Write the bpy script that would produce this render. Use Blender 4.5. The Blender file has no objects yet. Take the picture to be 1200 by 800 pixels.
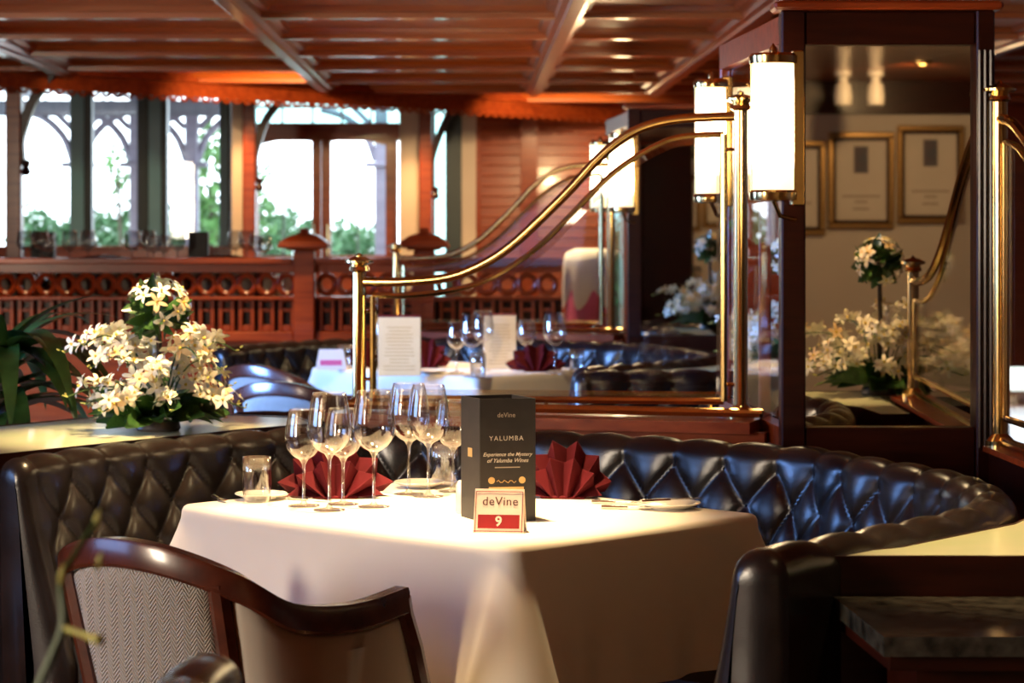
import bpy, math, random
from mathutils import Vector, Matrix
random.seed(7)
R = math.radians
C = bpy.context.scene.collection
sc = bpy.context.scene

# ---------------------------------------------------------------- camera, world, light, exposure
CAMH, F, HZ = 1.35, 2800.0, 265.0          # camera height, focal length in pixels (1200 wide), horizon row
cam = bpy.data.objects.new('camera', bpy.data.cameras.new('camera'))
C.objects.link(cam)
cam.location = (0, 0, CAMH); cam.rotation_euler = (R(90), 0, 0)
cam.data.sensor_width = 36; cam.data.lens = F/1200*36
cam.data.shift_y = -(400-HZ)/1200
cam.data.clip_start = .05; cam.data.clip_end = 200
cam.data.dof.use_dof = True; cam.data.dof.focus_distance = 4.9; cam.data.dof.aperture_fstop = 6.3
sc.camera = cam
sc.view_settings.view_transform = 'Standard'; sc.view_settings.look = 'None'
sc.view_settings.gamma = 1; sc.view_settings.use_curve_mapping = False
sc.view_settings.exposure = 0.88
sc.cycles.use_denoising = True
sc.cycles.max_bounces = 10; sc.cycles.transparent_max_bounces = 24
sc.cycles.glossy_bounces = 5; sc.cycles.sample_clamp_indirect = 6
sc.cycles.caustics_reflective = False; sc.cycles.caustics_refractive = False

w = bpy.data.worlds.new('sky'); sc.world = w; w.use_nodes = True
bg = w.node_tree.nodes['Background']
bg.inputs[0].default_value = (.86, .93, 1, 1); bg.inputs[1].default_value = 4.0

def light(name, kind, loc, energy, color, target=None, **kw):
    l = bpy.data.lights.new(name, kind); l.energy = energy; l.color = color
    for k, v in kw.items(): setattr(l, k, v)
    o = bpy.data.objects.new(name, l); C.objects.link(o); o.location = loc
    if target is not None:
        o.rotation_euler = (Vector(target)-Vector(loc)).to_track_quat('-Z', 'Y').to_euler()
    return o
# unseen area lamps inside the shut side windows, standing in for daylight from the left
light('window_daylight', 'AREA', (-4.9, 1.2, 1.72), 150, (1.0, .83, .62), (-.3, 4.7, .75), shape='RECTANGLE', size=1.2, size_y=1.1)
light('window_daylight', 'AREA', (-4.9, 4.6, 1.6), 17, (.26, .48, 1.0), (.6, 6.2, .9), shape='RECTANGLE', size=3.0, size_y=1.2, spread=R(110))
light('window_daylight', 'AREA', (-4.9, 8.0, 1.6), 105, (.20, .42, 1.0), (1.0, 9.3, .7), shape='RECTANGLE', size=2.4, size_y=1.2, spread=R(70))
WARM = (1.0, .68, .33)

# ---------------------------------------------------------------- helpers
def P(px, py, d):                                # photograph measure at a distance -> metres
    return Vector(((px-600)/F*d, d, CAMH-(py-HZ)/F*d))
def PX(px, d): return (px-600)/F*d
def PZ(py, d): return CAMH-(py-HZ)/F*d
W = {}
class MB:
    def __init__(s): s.v = []; s.f = []
    def add(s, vs, fs):
        n = len(s.v); s.v += [tuple(v) for v in vs]; s.f += [tuple(i+n for i in f) for f in fs]; return s
    def box(s, x0, x1, y0, y1, z0, z1):
        return s.add([(x0,y0,z0),(x1,y0,z0),(x1,y1,z0),(x0,y1,z0),(x0,y0,z1),(x1,y0,z1),(x1,y1,z1),(x0,y1,z1)],
                     [(0,3,2,1),(4,5,6,7),(0,1,5,4),(1,2,6,5),(2,3,7,6),(3,0,4,7)])
    def bbox(s, x0, x1, y0, y1, z0, z1, b=.004):   # box with chamfered vertical and top edges
        def ring(z, i): return [(x0+i+b,y0+i,z),(x1-i-b,y0+i,z),(x1-i,y0+i+b,z),(x1-i,y1-i-b,z),(x1-i-b,y1-i,z),(x0+i+b,y1-i,z),(x0+i,y1-i-b,z),(x0+i,y0+i+b,z)]
        return s.loft([ring(z0,b), ring(z0+b,0), ring(z1-b,0), ring(z1,b)], caps=True)
    def beam(s, a, b, w_, h, up=(0,0,1)):          # box from a to b
        a, b = Vector(a), Vector(b); d = (b-a).normalized(); u = Vector(up)
        sd = d.cross(u).normalized()*w_/2; u = sd.cross(d).normalized()*h/2
        vs = [p+i*sd+j*u for p in (a, b) for i, j in ((-1,-1),(1,-1),(1,1),(-1,1))]
        return s.add(vs, [(3,2,1,0),(4,5,6,7),(0,1,5,4),(1,2,6,5),(2,3,7,6),(3,0,4,7)])
    def loft(s, rings, closed=True, caps=False, loop=False):
        n = len(rings[0]); vs = [p for r in rings for p in r]; fs = []
        m = len(rings)
        for i in range(m if loop else m-1):
            for j in range(n if closed else n-1):
                a, b = i*n+j, i*n+(j+1) % n; c, d = ((i+1) % m)*n+(j+1) % n, ((i+1) % m)*n+j
                fs.append((a, b, c, d))
        if caps: fs += [tuple(range(n))[::-1], tuple(range((m-1)*n, m*n))]
        return s.add(vs, fs)
    def lathe(s, prof, c=(0,0,0), n=24, caps=True):
        return s.loft([[(c[0]+r*math.cos(2*math.pi*k/n), c[1]+r*math.sin(2*math.pi*k/n), c[2]+z) for k in range(n)] for r, z in prof], caps=caps)
    def prism(s, poly, z0, z1):
        n = len(poly)
        return s.add([(x,y,z0) for x, y in poly]+[(x,y,z1) for x, y in poly],
                     [tuple(range(n))[::-1], tuple(range(n, 2*n))]+[(i,(i+1) % n,n+(i+1) % n,n+i) for i in range(n)])
    def xz(s, poly, y0, y1):                        # outline in x,z extruded in y
        n = len(poly)
        return s.add([(x,y0,z) for x, z in poly]+[(x,y1,z) for x, z in poly],
                     [tuple(range(n)), tuple(range(n, 2*n))[::-1]]+[((i+1) % n,i,n+i,n+(i+1) % n) for i in range(n)])
    def tube(s, pts, r, n=8, closed=False):
        pts = [Vector(p) for p in pts]; m = len(pts); rs = r if isinstance(r, (list, tuple)) else [r]*m
        rings = []; prev = None
        for i, p in enumerate(pts):
            if closed: t = pts[(i+1) % m]-pts[i-1]
            else: t = pts[min(i+1, m-1)]-pts[max(i-1, 0)]
            t.normalize()
            if prev is None:
                a = Vector((0,0,1)) if abs(t.z) < .9 else Vector((1,0,0)); u = t.cross(a).normalized()
            else: u = (prev-t*prev.dot(t)).normalized()
            prev = u; v = t.cross(u)
            rings.append([p+rs[i]*(math.cos(2*math.pi*k/n)*u+math.sin(2*math.pi*k/n)*v) for k in range(n)])
        return s.loft(rings, caps=not closed, loop=closed)
    def mesh(s, mat, smooth=False, off=None):
        me = bpy.data.meshes.new('m')
        vs = s.v if off is None else [(x-off[0], y-off[1], z-off[2]) for x, y, z in s.v]
        me.from_pydata(vs, [], s.f); me.update()
        import bmesh
        bm = bmesh.new(); bm.from_mesh(me); bmesh.ops.recalc_face_normals(bm, faces=bm.faces); bm.to_mesh(me); bm.free()
        if smooth:
            me.polygons.foreach_set('use_smooth', [True]*len(me.polygons))
            if smooth != 'all': me.set_sharp_from_angle(angle=R(38))
        me.materials.append(M[mat] if isinstance(mat, str) else mat); return me
    def build(s, name, mat, parent=None, smooth=False, local=False):
        off = None if (parent is None or local) else W.get(parent.name, (0,0,0))
        return put(name, s.mesh(mat, smooth, off), parent, off)
def put(name, me, parent=None, off=None, loc=None, rot=None, sca=None):
    me.name = name
    o = bpy.data.objects.new(name, me); C.objects.link(o); o.parent = parent
    W[o.name] = off or (0,0,0)
    if loc is not None: o.location = loc
    if rot is not None: o.rotation_euler = rot
    if sca is not None: o.scale = (sca,)*3 if isinstance(sca, (int, float)) else sca
    return o
def thing(name, label, cat, loc=(0,0,0), rz=0, group=None, kind=None):
    o = bpy.data.objects.new(name, None); C.objects.link(o); o.empty_display_size = .05
    o.location = loc; o.rotation_euler = (0,0,rz); W[o.name] = tuple(loc)
    return tag(o, label, cat, group, kind)
def tag(o, label=None, cat=None, group=None, kind=None):
    if label: o['label'] = label
    if cat: o['category'] = cat
    if group: o['group'] = group
    if kind: o['kind'] = kind
    return o
def struct(o, label=None): o['kind'] = 'structure'; (label and o.__setitem__('label', label)); return o
def copy_tree(o, delta=None, label=None, parent=None, rz=None, loc=None):
    c = o.copy(); C.objects.link(c); c.parent = parent
    if delta is not None: c.location = Vector(o.location)+Vector(delta)
    if loc is not None: c.location = loc
    if rz is not None: c.rotation_euler.z = rz
    if label: c['label'] = label
    for ch in kids(o): copy_tree(ch, parent=c)
    return c
def kids(o):                                      # children without a scan of the whole file
    return KIDS.get(o.name, []) if KIDS else list(o.children)
KIDS = {}
def index_kids():
    KIDS.clear()
    for o in bpy.data.objects:
        if o.parent: KIDS.setdefault(o.parent.name, []).append(o)
def spline(pts, per=8):
    pts = [Vector(p) for p in pts]; out = []
    for i in range(len(pts)-1):
        p0, p1, p2, p3 = pts[max(i-1,0)], pts[i], pts[i+1], pts[min(i+2,len(pts)-1)]
        for k in range(per):
            t = k/per
            out.append(.5*((2*p1)+(p2-p0)*t+(2*p0-5*p1+4*p2-p3)*t*t+(3*p1-p0-3*p2+p3)*t**3))
    return out+[pts[-1]]
def resample(pts, step):
    L = [0]
    for a, b in zip(pts, pts[1:]): L.append(L[-1]+(b-a).length)
    n = max(2, int(L[-1]/step)); out = []; j = 0
    for i in range(n+1):
        s_ = L[-1]*i/n
        while j < len(L)-2 and L[j+1] < s_: j += 1
        t = (s_-L[j])/max(1e-9, L[j+1]-L[j]); out.append(pts[j].lerp(pts[j+1], t))
    return out, L[-1]

# ---------------------------------------------------------------- materials
M = {}
def mat(name, col, rough=.5, metal=0, coat=0, spec=.5, bump=None, ramp=None, emit=None, sheen=0, sss=None):
    m = bpy.data.materials.new(name); m.use_nodes = True; nt = m.node_tree; N = nt.nodes; L = nt.links
    b = N['Principled BSDF']
    b.inputs['Base Color'].default_value = (*col, 1); b.inputs['Roughness'].default_value = rough
    b.inputs['Metallic'].default_value = metal; b.inputs['Coat Weight'].default_value = coat
    b.inputs['Coat Roughness'].default_value = .13 if name == 'ceiling_wood' else .12; b.inputs['Specular IOR Level'].default_value = spec
    if sheen: b.inputs['Sheen Weight'].default_value = sheen
    tc = N.new('ShaderNodeTexCoord')
    if ramp:                                       # (colour2, mapping scale, noise scale, detail)
        mp = N.new('ShaderNodeMapping'); mp.inputs['Scale'].default_value = ramp[1]
        nz = N.new('ShaderNodeTexNoise'); nz.inputs['Scale'].default_value = ramp[2]; nz.inputs['Detail'].default_value = ramp[3]
        cr = N.new('ShaderNodeValToRGB'); cr.color_ramp.elements[0].position = .32; cr.color_ramp.elements[1].position = .68
        cr.color_ramp.elements[0].color = (*col, 1); cr.color_ramp.elements[1].color = (*ramp[0], 1)
        L.new(tc.outputs['Object'], mp.inputs[0]); L.new(mp.outputs[0], nz.inputs[0]); L.new(nz.outputs[0], cr.inputs[0]); L.new(cr.outputs[0], b.inputs['Base Color'])
    if bump:                                       # (scale, strength, distance, kind)
        if len(bump) > 3 and bump[3] == 'herringbone':
            sx = N.new('ShaderNodeSeparateXYZ'); L.new(tc.outputs['Object'], sx.inputs[0])
            def mth(op, a, bb=None):
                q = N.new('ShaderNodeMath'); q.operation = op
                for i, vv in enumerate((a, bb)):
                    if vv is None: continue
                    if isinstance(vv, (int, float)): q.inputs[i].default_value = vv
                    else: L.new(vv, q.inputs[i])
                return q.outputs[0]
            h_ = mth('ADD', sx.outputs[0], mth('MULTIPLY', sx.outputs[1], .9))
            zz = mth('PINGPONG', h_, .016)
            src = mth('SINE', mth('MULTIPLY', mth('ADD', sx.outputs[2], mth('MULTIPLY', zz, 1.2)), 2*math.pi/.0085))
            wr = N.new('ShaderNodeValToRGB'); wr.color_ramp.elements[0].color = (.36, .335, .295, 1); wr.color_ramp.elements[1].color = (*col, 1)
            L.new(mth('MULTIPLY_ADD', src, .5), wr.inputs[0]); wr.inputs[0].links[0].from_node.inputs[2].default_value = .5
            for l_ in list(b.inputs['Base Color'].links): L.remove(l_)
            L.new(wr.outputs[0], b.inputs['Base Color'])
        else:
            nz2 = N.new('ShaderNodeTexNoise'); nz2.inputs['Scale'].default_value = bump[0]; nz2.inputs['Detail'].default_value = 3
            L.new(tc.outputs['Object'], nz2.inputs[0]); src = nz2.outputs[0]
        bp = N.new('ShaderNodeBump'); bp.inputs['Strength'].default_value = bump[1]; bp.inputs['Distance'].default_value = bump[2]
        L.new(src, bp.inputs['Height']); L.new(bp.outputs[0], b.inputs['Normal'])
    if emit: b.inputs['Emission Color'].default_value = (*emit[0], 1); b.inputs['Emission Strength'].default_value = emit[1]
    if sss: b.inputs['Subsurface Weight'].default_value = sss; b.inputs['Subsurface Radius'].default_value = (.01, .008, .005)
    M[name] = m; return m
def glassmat(name, tint, base, edge, power, gcol=(1,1,1), rough=0):
    m = bpy.data.materials.new(name); m.use_nodes = True; nt = m.node_tree; N = nt.nodes; L = nt.links
    N.remove(N['Principled BSDF']); out = N['Material Output']
    tr = N.new('ShaderNodeBsdfTransparent'); tr.inputs[0].default_value = (*tint, 1)
    gl = N.new('ShaderNodeBsdfGlossy'); gl.inputs['Color'].default_value = (*gcol, 1); gl.inputs['Roughness'].default_value = rough
    lw = N.new('ShaderNodeLayerWeight'); lw.inputs[0].default_value = .5
    pw = N.new('ShaderNodeMath'); pw.operation = 'POWER'; pw.inputs[1].default_value = power
    mu = N.new('ShaderNodeMath'); mu.operation = 'MULTIPLY_ADD'; mu.inputs[1].default_value = edge; mu.inputs[2].default_value = base
    mx = N.new('ShaderNodeMixShader')
    L.new(lw.outputs['Facing'], pw.inputs[0]); L.new(pw.outputs[0], mu.inputs[0]); L.new(mu.outputs[0], mx.inputs[0])
    L.new(tr.outputs[0], mx.inputs[1]); L.new(gl.outputs[0], mx.inputs[2]); L.new(mx.outputs[0], out.inputs[0]); M[name] = m
mat('mahogany', (.21, .027, .006), .32, coat=.25, spec=.35, ramp=((.36, .062, .013), (1.2, 1.2, 14), 3, 4))
mat('mahogany_h', (.21, .027, .006), .32, coat=.25, spec=.35, ramp=((.36, .062, .013), (1.5, 14, 14), 2.2, 4))
mat('ceiling_wood', (.40, .072, .010), .35, coat=.65, ramp=((.54, .135, .026), (1.0, 9, 6), 1.6, 4))
mat('dark_mahogany', (.020, .0035, .002), .32, coat=.1, spec=.25, ramp=((.040, .007, .003), (1.2, 1.2, 12), 4, 4))
mat('chair_wood', (.055, .012, .006), .25, coat=.4, ramp=((.11, .026, .012), (6, 6, 6), 3, 4))
mat('floor_wood', (.16, .06, .022), .35, coat=.3, ramp=((.26, .11, .045), (1, 10, 1), 4, 4))
mat('leather', (.010, .007, .006), .27, spec=.65, bump=(260, .12, .002), ramp=((.020, .016, .016), (1,1,1), 14, 3))
mat('button', (.010, .009, .010), .35)
mat('brass', (.72, .47, .17), .16, 1, ramp=((.80, .55, .22), (1,1,1), 9, 2))
mat('cloth', (.80, .76, .69), .85, bump=(500, .06, .002), sheen=.2, ramp=((.84, .80, .73), (1,1,1), 5, 2))
mat('napkin', (.075, .0035, .008), .85, spec=.2, bump=(600, .1, .001), ramp=((.095, .005, .010), (1,1,1), 20, 2))
mat('china', (.82, .80, .76), .2, coat=.4)
mat('silver', (.78, .77, .75), .18, 1)
mat('fabric', (.52, .49, .44), .85, bump=(1, .9, .0016, 'herringbone'), ramp=((.58, .55, .50), (1,1,1), 40, 2))
mat('fabric_plain', (.50, .46, .40), .9, bump=(700, .2, .001))
mat('menu_black', (.018, .017, .019), .5, ramp=((.024, .022, .024), (1,1,1), 30, 2))
mat('print_white', (.62, .58, .52), .6); mat('print_gold', (.60, .40, .16), .5); mat('print_dark', (.10, .025, .02), .6)
mat('print_grey', (.38, .33, .28), .7)
mat('card', (.82, .68, .56), .6, ramp=((.85, .72, .60), (1,1,1), 20, 2)); mat('card_red', (.30, .008, .012), .55)
mat('menu_paper', (.84, .64, .34), .7, ramp=((.88, .70, .40), (1,1,1), 9, 2)); mat('menu_spine', (.17, .012, .016), .5)
mat('petal', (.86, .83, .68), .55, sss=.15, ramp=((.92, .90, .80), (1,1,1), 60, 2)); mat('petal_peach', (.82, .62, .36), .55, sss=.15)
mat('petal_heart', (.78, .60, .10), .5); mat('bud', (.50, .52, .14), .5)
mat('leaf', (.030, .095, .020), .38, coat=.2, ramp=((.060, .16, .030), (1,1,1), 30, 3)); mat('dark_leaf', (.022, .075, .018), .30, coat=.4, ramp=((.060, .150, .038), (1,1,1), 14, 3))
mat('stem', (.040, .095, .018), .5); mat('bark', (.06, .045, .03), .8, bump=(60, .5, .01))
mat('planter_top', (.58, .66, .40), .35, coat=.2, ramp=((.70, .70, .50), (1,1,1), 6, 3))
mat('marble', (.012, .012, .011), .15, coat=.1, ramp=((.085, .080, .065), (1,1,1), 30, 8))
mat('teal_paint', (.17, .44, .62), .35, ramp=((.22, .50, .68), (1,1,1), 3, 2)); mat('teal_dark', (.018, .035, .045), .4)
mat('cream_paint', (.62, .50, .42), .6, ramp=((.66, .55, .47), (1,1,1), 4, 2)); mat('white_wall', (.60, .54, .48), .8, bump=(90, .1, .002), ramp=((.64, .58, .52), (1,1,1), 2, 3))
mat('brown_wall', (.11, .045, .028), .6, ramp=((.14, .058, .035), (1,1,1), 3, 3))
mat('veranda', (.20, .19, .26), .6, ramp=((.26, .25, .33), (1,1,4), 3, 3)); mat('veranda_roof', (.13, .14, .18), .7, ramp=((.17, .18, .22), (8,1,1), 3, 3))
mat('ground', (.30, .32, .26), .9, ramp=((.38, .39, .33), (1,1,1), 1, 4))
mat('hedge_leaf', (.018, .075, .022), .6, ramp=((.045, .14, .045), (1,1,1), 3, 2)); mat('tree_leaf', (.035, .12, .02), .6, ramp=((.08, .20, .045), (1,1,1), 3, 2))
mat('lamp_glass', (.9, .8, .6), .4, emit=((1.0, .72, .38), 20.0))
_lg = M['lamp_glass'].node_tree; _b = _lg.nodes['Principled BSDF']          # bulbs glow through the middle, the frosted ends stay creamier
_tc = _lg.nodes.new('ShaderNodeTexCoord'); _sx = _lg.nodes.new('ShaderNodeSeparateXYZ'); _cr = _lg.nodes.new('ShaderNodeValToRGB'); _mu = _lg.nodes.new('ShaderNodeMath'); _mu.operation = 'MULTIPLY'; _mu.inputs[1].default_value = 21
while len(_cr.color_ramp.elements) < 6: _cr.color_ramp.elements.new(.5)
for _e, (_p, _v) in zip(_cr.color_ramp.elements, ((0, .055), (.18, .075), (.34, 1), (.76, 1), (.9, .13), (1, .07))): _e.position = _p; _e.color = (_v, _v, _v, 1)
_lg.links.new(_tc.outputs['Generated'], _sx.inputs[0]); _lg.links.new(_sx.outputs[2], _cr.inputs[0]); _lg.links.new(_cr.outputs[0], _mu.inputs[0]); _lg.links.new(_mu.outputs[0], _b.inputs['Emission Strength'])
mat('vent', (.02, .018, .017), .5); mat('white_metal', (.70, .66, .60), .4); mat('pot', (.07, .05, .04), .4, coat=.3, ramp=((.10, .075, .06), (1,1,1), 8, 3))
mat('white_drape', (.84, .84, .82), .8, bump=(80, .1, .004)); mat('pink_cloth', (.62, .10, .26), .7, ramp=((.70, .14, .32), (1,1,1), 6, 2))
mat('certificate', (.66, .60, .53), .6, ramp=((.70, .64, .57), (1,1,1), 5, 2)); mat('stamp_blue', (.07, .085, .12), .6, ramp=((.12, .08, .10), (1,1,1), 14, 2)); mat('gilt', (.34, .19, .06), .35, .7, ramp=((.42, .26, .10), (1,1,30), 8, 2))
mat('mirror', (.66, .60, .53), .015, 1)
mat('light_disc', (1, .8, .5), .5, emit=((1, .76, .44), .6))
glassmat('pane_glass', (.975, .98, .975), .014, .5, 5)
glassmat('window_glass', (.93, .97, .98), .04, .5, 5)
glassmat('bevel_glass', (.90, .90, .86), .34, .5, 3, (1, .95, .86))
glassmat('green_glass', (.62, .82, .80), .10, .4, 4)
glassmat('goblet_glass', (.74, .77, .80), .16, .8, 1.4, (1, .98, .95))
glassmat('stemware', (.92, .925, .93), .10, .88, 1.55, (1, .98, .95))

# ---------------------------------------------------------------- the room
CZ = 2.27                                           # ceiling
def edge_x(d): return (d-16.8)/1.14                 # the slanted far edge of the panelled ceiling
fl = struct(MB().box(-5, 4.2, -3.2, 26, -.05, 0).build('floor', 'floor_wood'), 'brown wooden restaurant floor')
plank = MB().bbox(0, .118, 0, 1.6, 0, .008, .002).mesh('floor_wood')
for i in range(22):
    for j in range(3):
        put('plank', plank, fl, loc=(-1.2+i*.12, 2.2+j*1.61-(i % 3)*.4, 0))
pf = MB(); pf.prism([(-5, 11.9), (.32, 11.9), (.32, 14.4), (3, 14.4), (3, 17.7), (-5, 17.7)], 0, .37)
struct(pf.build('floor', 'floor_wood'), 'raised wooden platform behind the balustrade')
cl = MB(); cl.prism([(-5, -3.2), (4.2, -3.2), (4.2, 18.0), (edge_x(18.0), 18.0), (-3.6, 12.7), (-5, 12.7)], CZ, CZ+.16)
ceil = struct(cl.build('ceiling', 'ceiling_wood'), 'low glossy mahogany panelled ceiling')
cl = MB(); cl.box(-5, 4.2, 12, 18.2, CZ+.2, CZ+.26); struct(cl.build('ceiling', 'dark_mahogany'), 'dark ceiling strip in front of the windows')
k = 0; d = 16.75
while d > 3:
    x0 = max(-4.99, edge_x(d)+.02) if d > 12.7 else -4.99
    b = MB()
    y = d
    pr = [(-.075, 0), (-.06, -.022), (-.035, -.026), (-.03, -.05), (.03, -.05), (.035, -.026), (.06, -.022), (.075, 0)]
    b.loft([[(x, y+a, CZ+z) for a, z in pr] for x in (x0, 4.19)], caps=True)
    b.build('batten', 'ceiling_wood', ceil)
    d -= 1.12; k += 1
for x0 in (-3.7, -2.32, -.94, .405, 1.19, 2.6):
    b = MB(); pr = [(-.10, 0), (-.09, -.02), (-.062, -.026), (-.055, -.05), (-.03, -.056), (-.025, -.072), (.025, -.072), (.03, -.056), (.055, -.05), (.062, -.026), (.09, -.02), (.10, 0)]
    y1 = min(15.6, 16.8+1.14*(x0-.26)-.1)
    b.loft([[(x0-.0168*yy+a, yy, CZ+z) for a, z in pr] for yy in (3.0, y1)], caps=True)
    b.build('ceiling_beam', 'mahogany_h', ceil)
# cornice and fretwork valance on the slanted edge
va = thing('trim_1', None, None, kind='structure'); va['label'] = 'fretwork valance hanging from the edge of the panelled ceiling'
A_, B_ = Vector((-3.6, 12.7, 0)), Vector((1.15, 18.0, 0)); dr = (B_-A_).normalized(); nrm = Vector((dr.y, -dr.x, 0))
def along(s_, off=0, z=0): p = A_+dr*s_+nrm*off; return Vector((p.x, p.y, z))
LV = (B_-A_).length
MB().beam(along(0, .03, CZ-.02), along(LV, .03, CZ-.02), .10, .06).build('cornice', 'mahogany_h', va)
MB().beam(along(0, .0, CZ-.09), along(LV, .0, CZ-.09), .03, .09).build('board', 'mahogany_h', va)
ringm = MB().tube([(.032*math.cos(a), 0, .032*math.sin(a)) for a in [i*math.pi/5 for i in range(10)]], .011, 5, True).mesh('mahogany', True)
s_ = .03
while s_ < LV:
    p = along(s_, .005, CZ-.125); put('scallop', ringm, va, loc=p, rot=(0, 0, math.atan2(dr.y, dr.x))); s_ += .085
# walls
def wall(name, x0, x1, y0, y1, z0, z1, m, lab): return struct(MB().box(x0, x1, y0, y1, z0, z1).build(name, m), lab)
wl = MB()
for a, b in ((-3.2, .5), (1.9, 3.0), (6.2, 6.9), (9.5, 18.2)): wl.box(-5.12, -5, a, b, 0, 2.6)
for a, b in ((.5, 1.9), (3.0, 6.2), (6.9, 9.5)): wl.box(-5.12, -5, a, b, 0, .95); wl.box(-5.12, -5, a, b, 2.2, 2.6)
struct(wl.build('wall_left', 'brown_wall'), 'brown side wall with tall window openings')
for n_, (a, b) in enumerate(((.5, 1.9), (3.0, 6.2), (6.9, 9.5))):
    o = thing('window_%d' % (6+n_), None, None, (-5, (a+b)/2, .95), kind='structure'); o['label'] = 'side window shut by an added sky-blocking panel, number %d from the viewer' % (n_+1)
    MB().box(-5.06, -5.05, a, b, .95, 2.2).build('sky_blocker', 'certificate', o)  # added opaque panel that keeps the sky light out of the room
    for y in (a+.03, (a+b)/2, b-.03): MB().bbox(-5.04, -4.98, y-.03, y+.03, .95, 2.2).build('mullion', 'mahogany', o)
wall('wall_right', 4.2, 4.3, -3.2, 18.2, 0, 2.6, 'brown_wall', 'dark brown wall on the far right')
wf = struct(MB().box(-5, 4.2, -3.3, -3.2, 0, 2.6).build('wall_front', 'white_wall'), 'pale wall hung with framed certificates seen in the mirror')
MB().box(-5, 4.2, -3.2, -3.16, 2.06, CZ).build('frieze', 'dark_mahogany', wf)
# back wall: sill wall, posts, windows, doors, boarding
WD = 17.75
bw = MB().box(-5, PX(300, WD), WD, WD+.12, .3, PZ(291, WD))
bw.box(-5, PX(558, WD), WD+.02, WD+.1, PZ(104, WD), 2.6); bw.box(PX(468, WD), PX(510, WD), WD, WD+.12, .3, 2.5); bw.box(PX(535, WD), 4.2, WD+.06, WD+.16, .3, 2.6)
wb = struct(bw.build('wall_back', 'mahogany'), 'mahogany wall with tall windows, glazed doors and horizontal boarding')
MB().bbox(PX(-20, WD), PX(300, WD), WD-.06, WD, PZ(292, WD), PZ(288, WD)).build('sill', 'mahogany_h', wb)
MB().box(PX(540, WD), PX(558, WD), WD-.03, WD+.06, .37, 2.5).build('pilaster', 'cream_paint', wb)
def window(n, panes, mull, z0, z1, lab, glass='window_glass'):
    o = thing('window_%d' % n, None, None, (PX(sum(panes[0])/2, WD), WD, z0), kind='structure'); o['label'] = lab
    for a, b in panes: MB().box(PX(a, WD), PX(b, WD), WD+.05, WD+.056, z0, z1).build('pane', glass, o)
    for a, b, m, dep in mull: MB().bbox(PX(a, WD), PX(b, WD), WD-dep, WD+.06, z0, z1).build('mullion', m, o)
    return o
zs, zt = PZ(290, WD), 2.5
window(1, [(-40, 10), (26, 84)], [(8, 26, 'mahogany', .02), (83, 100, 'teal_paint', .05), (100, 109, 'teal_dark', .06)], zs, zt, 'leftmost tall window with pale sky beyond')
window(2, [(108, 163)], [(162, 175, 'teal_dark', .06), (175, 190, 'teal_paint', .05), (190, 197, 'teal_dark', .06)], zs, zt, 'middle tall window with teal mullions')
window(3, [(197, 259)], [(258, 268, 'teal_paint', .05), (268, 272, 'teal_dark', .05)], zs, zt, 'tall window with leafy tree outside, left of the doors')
window(4, [(509, 523)], [(522, 541, 'teal_dark', .06)], .5, zt, 'narrow pale window strip right of the doors', 'green_glass')
# glazed doors and transom
def arch_door(n, x0, x1, stl, str_, mun, lab):
    o = thing('door_%d' % n, None, None, (PX((x0+x1)/2, WD), WD, .37), kind='structure'); o['label'] = lab
    z1 = PZ(164, WD); zb = PZ(299, WD); y0, y1 = WD-.03, WD+.02
    MB().bbox(PX(x0, WD), PX(stl, WD), y0, y1, .37, z1).build('stile', 'mahogany', o)
    MB().bbox(PX(str_, WD), PX(x1, WD), y0, y1, .37, z1).build('stile', 'mahogany', o)
    MB().box(PX(stl, WD), PX(str_, WD), y0+.005, y1, .37, zb).build('lower_panel', 'mahogany', o)
    n_ = 8; tp = []
    for i in range(n_+1):
        t = i/n_; tp.append((PX(stl+(str_-stl)*t, WD), PZ(170-4*math.sin(math.pi*t)-(4*(1-t) if n == 2 else 4*t), WD)))
    MB().xz([(PX(stl, WD), z1)]+tp+[(PX(str_, WD), z1)], y0, y1).build('top_rail', 'mahogany_h', o)
    MB().box(PX(stl, WD), PX(str_, WD), WD-.002, WD+.004, zb, z1-.02).build('pane', 'window_glass', o)
    MB().box(PX(mun, WD)-.006, PX(mun, WD)+.006, WD-.012, WD+.01, zb, z1-.02).build('glazing_bar', 'teal_dark', o)
    hx = PX(str_+4 if n == 1 else stl-4, WD)
    MB().tube([(hx, y0, 1.05), (hx, y0-.05, 1.06), (hx, y0-.05, 1.36), (hx, y0, 1.37)], .008).build('handle', 'brass', o, True)
    return o
arch_door(1, 298, 376.5, 303, 366, 332, 'left leaf of the glazed mahogany double doors')
arch_door(2, 377, 466, 388, 452, 419, 'right leaf of the glazed mahogany double doors')
tr = thing('window_5', None, None, (PX(384, WD), WD, PZ(166, WD)), kind='structure'); tr['label'] = 'green tinted transom window above the double doors'
MB().bbox(PX(298, WD), PX(468, WD), WD-.05, WD+.04, PZ(165, WD), PZ(144, WD)).build('header', 'mahogany_h', tr)
MB().box(PX(300, WD), PX(468, WD), WD, WD+.006, PZ(146, WD), PZ(104, WD)).build('pane', 'green_glass', tr)
for x in (331, 366.5, 401, 435): MB().box(PX(x-1.3, WD), PX(x+1.3, WD), WD-.015, WD+.015, PZ(146, WD), PZ(104, WD)).build('glazing_bar', 'mahogany', tr)
MB().box(PX(300, WD), PX(468, WD), WD-.012, WD+.012, PZ(127, WD), PZ(124, WD)).build('glazing_bar', 'mahogany_h', tr)
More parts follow.
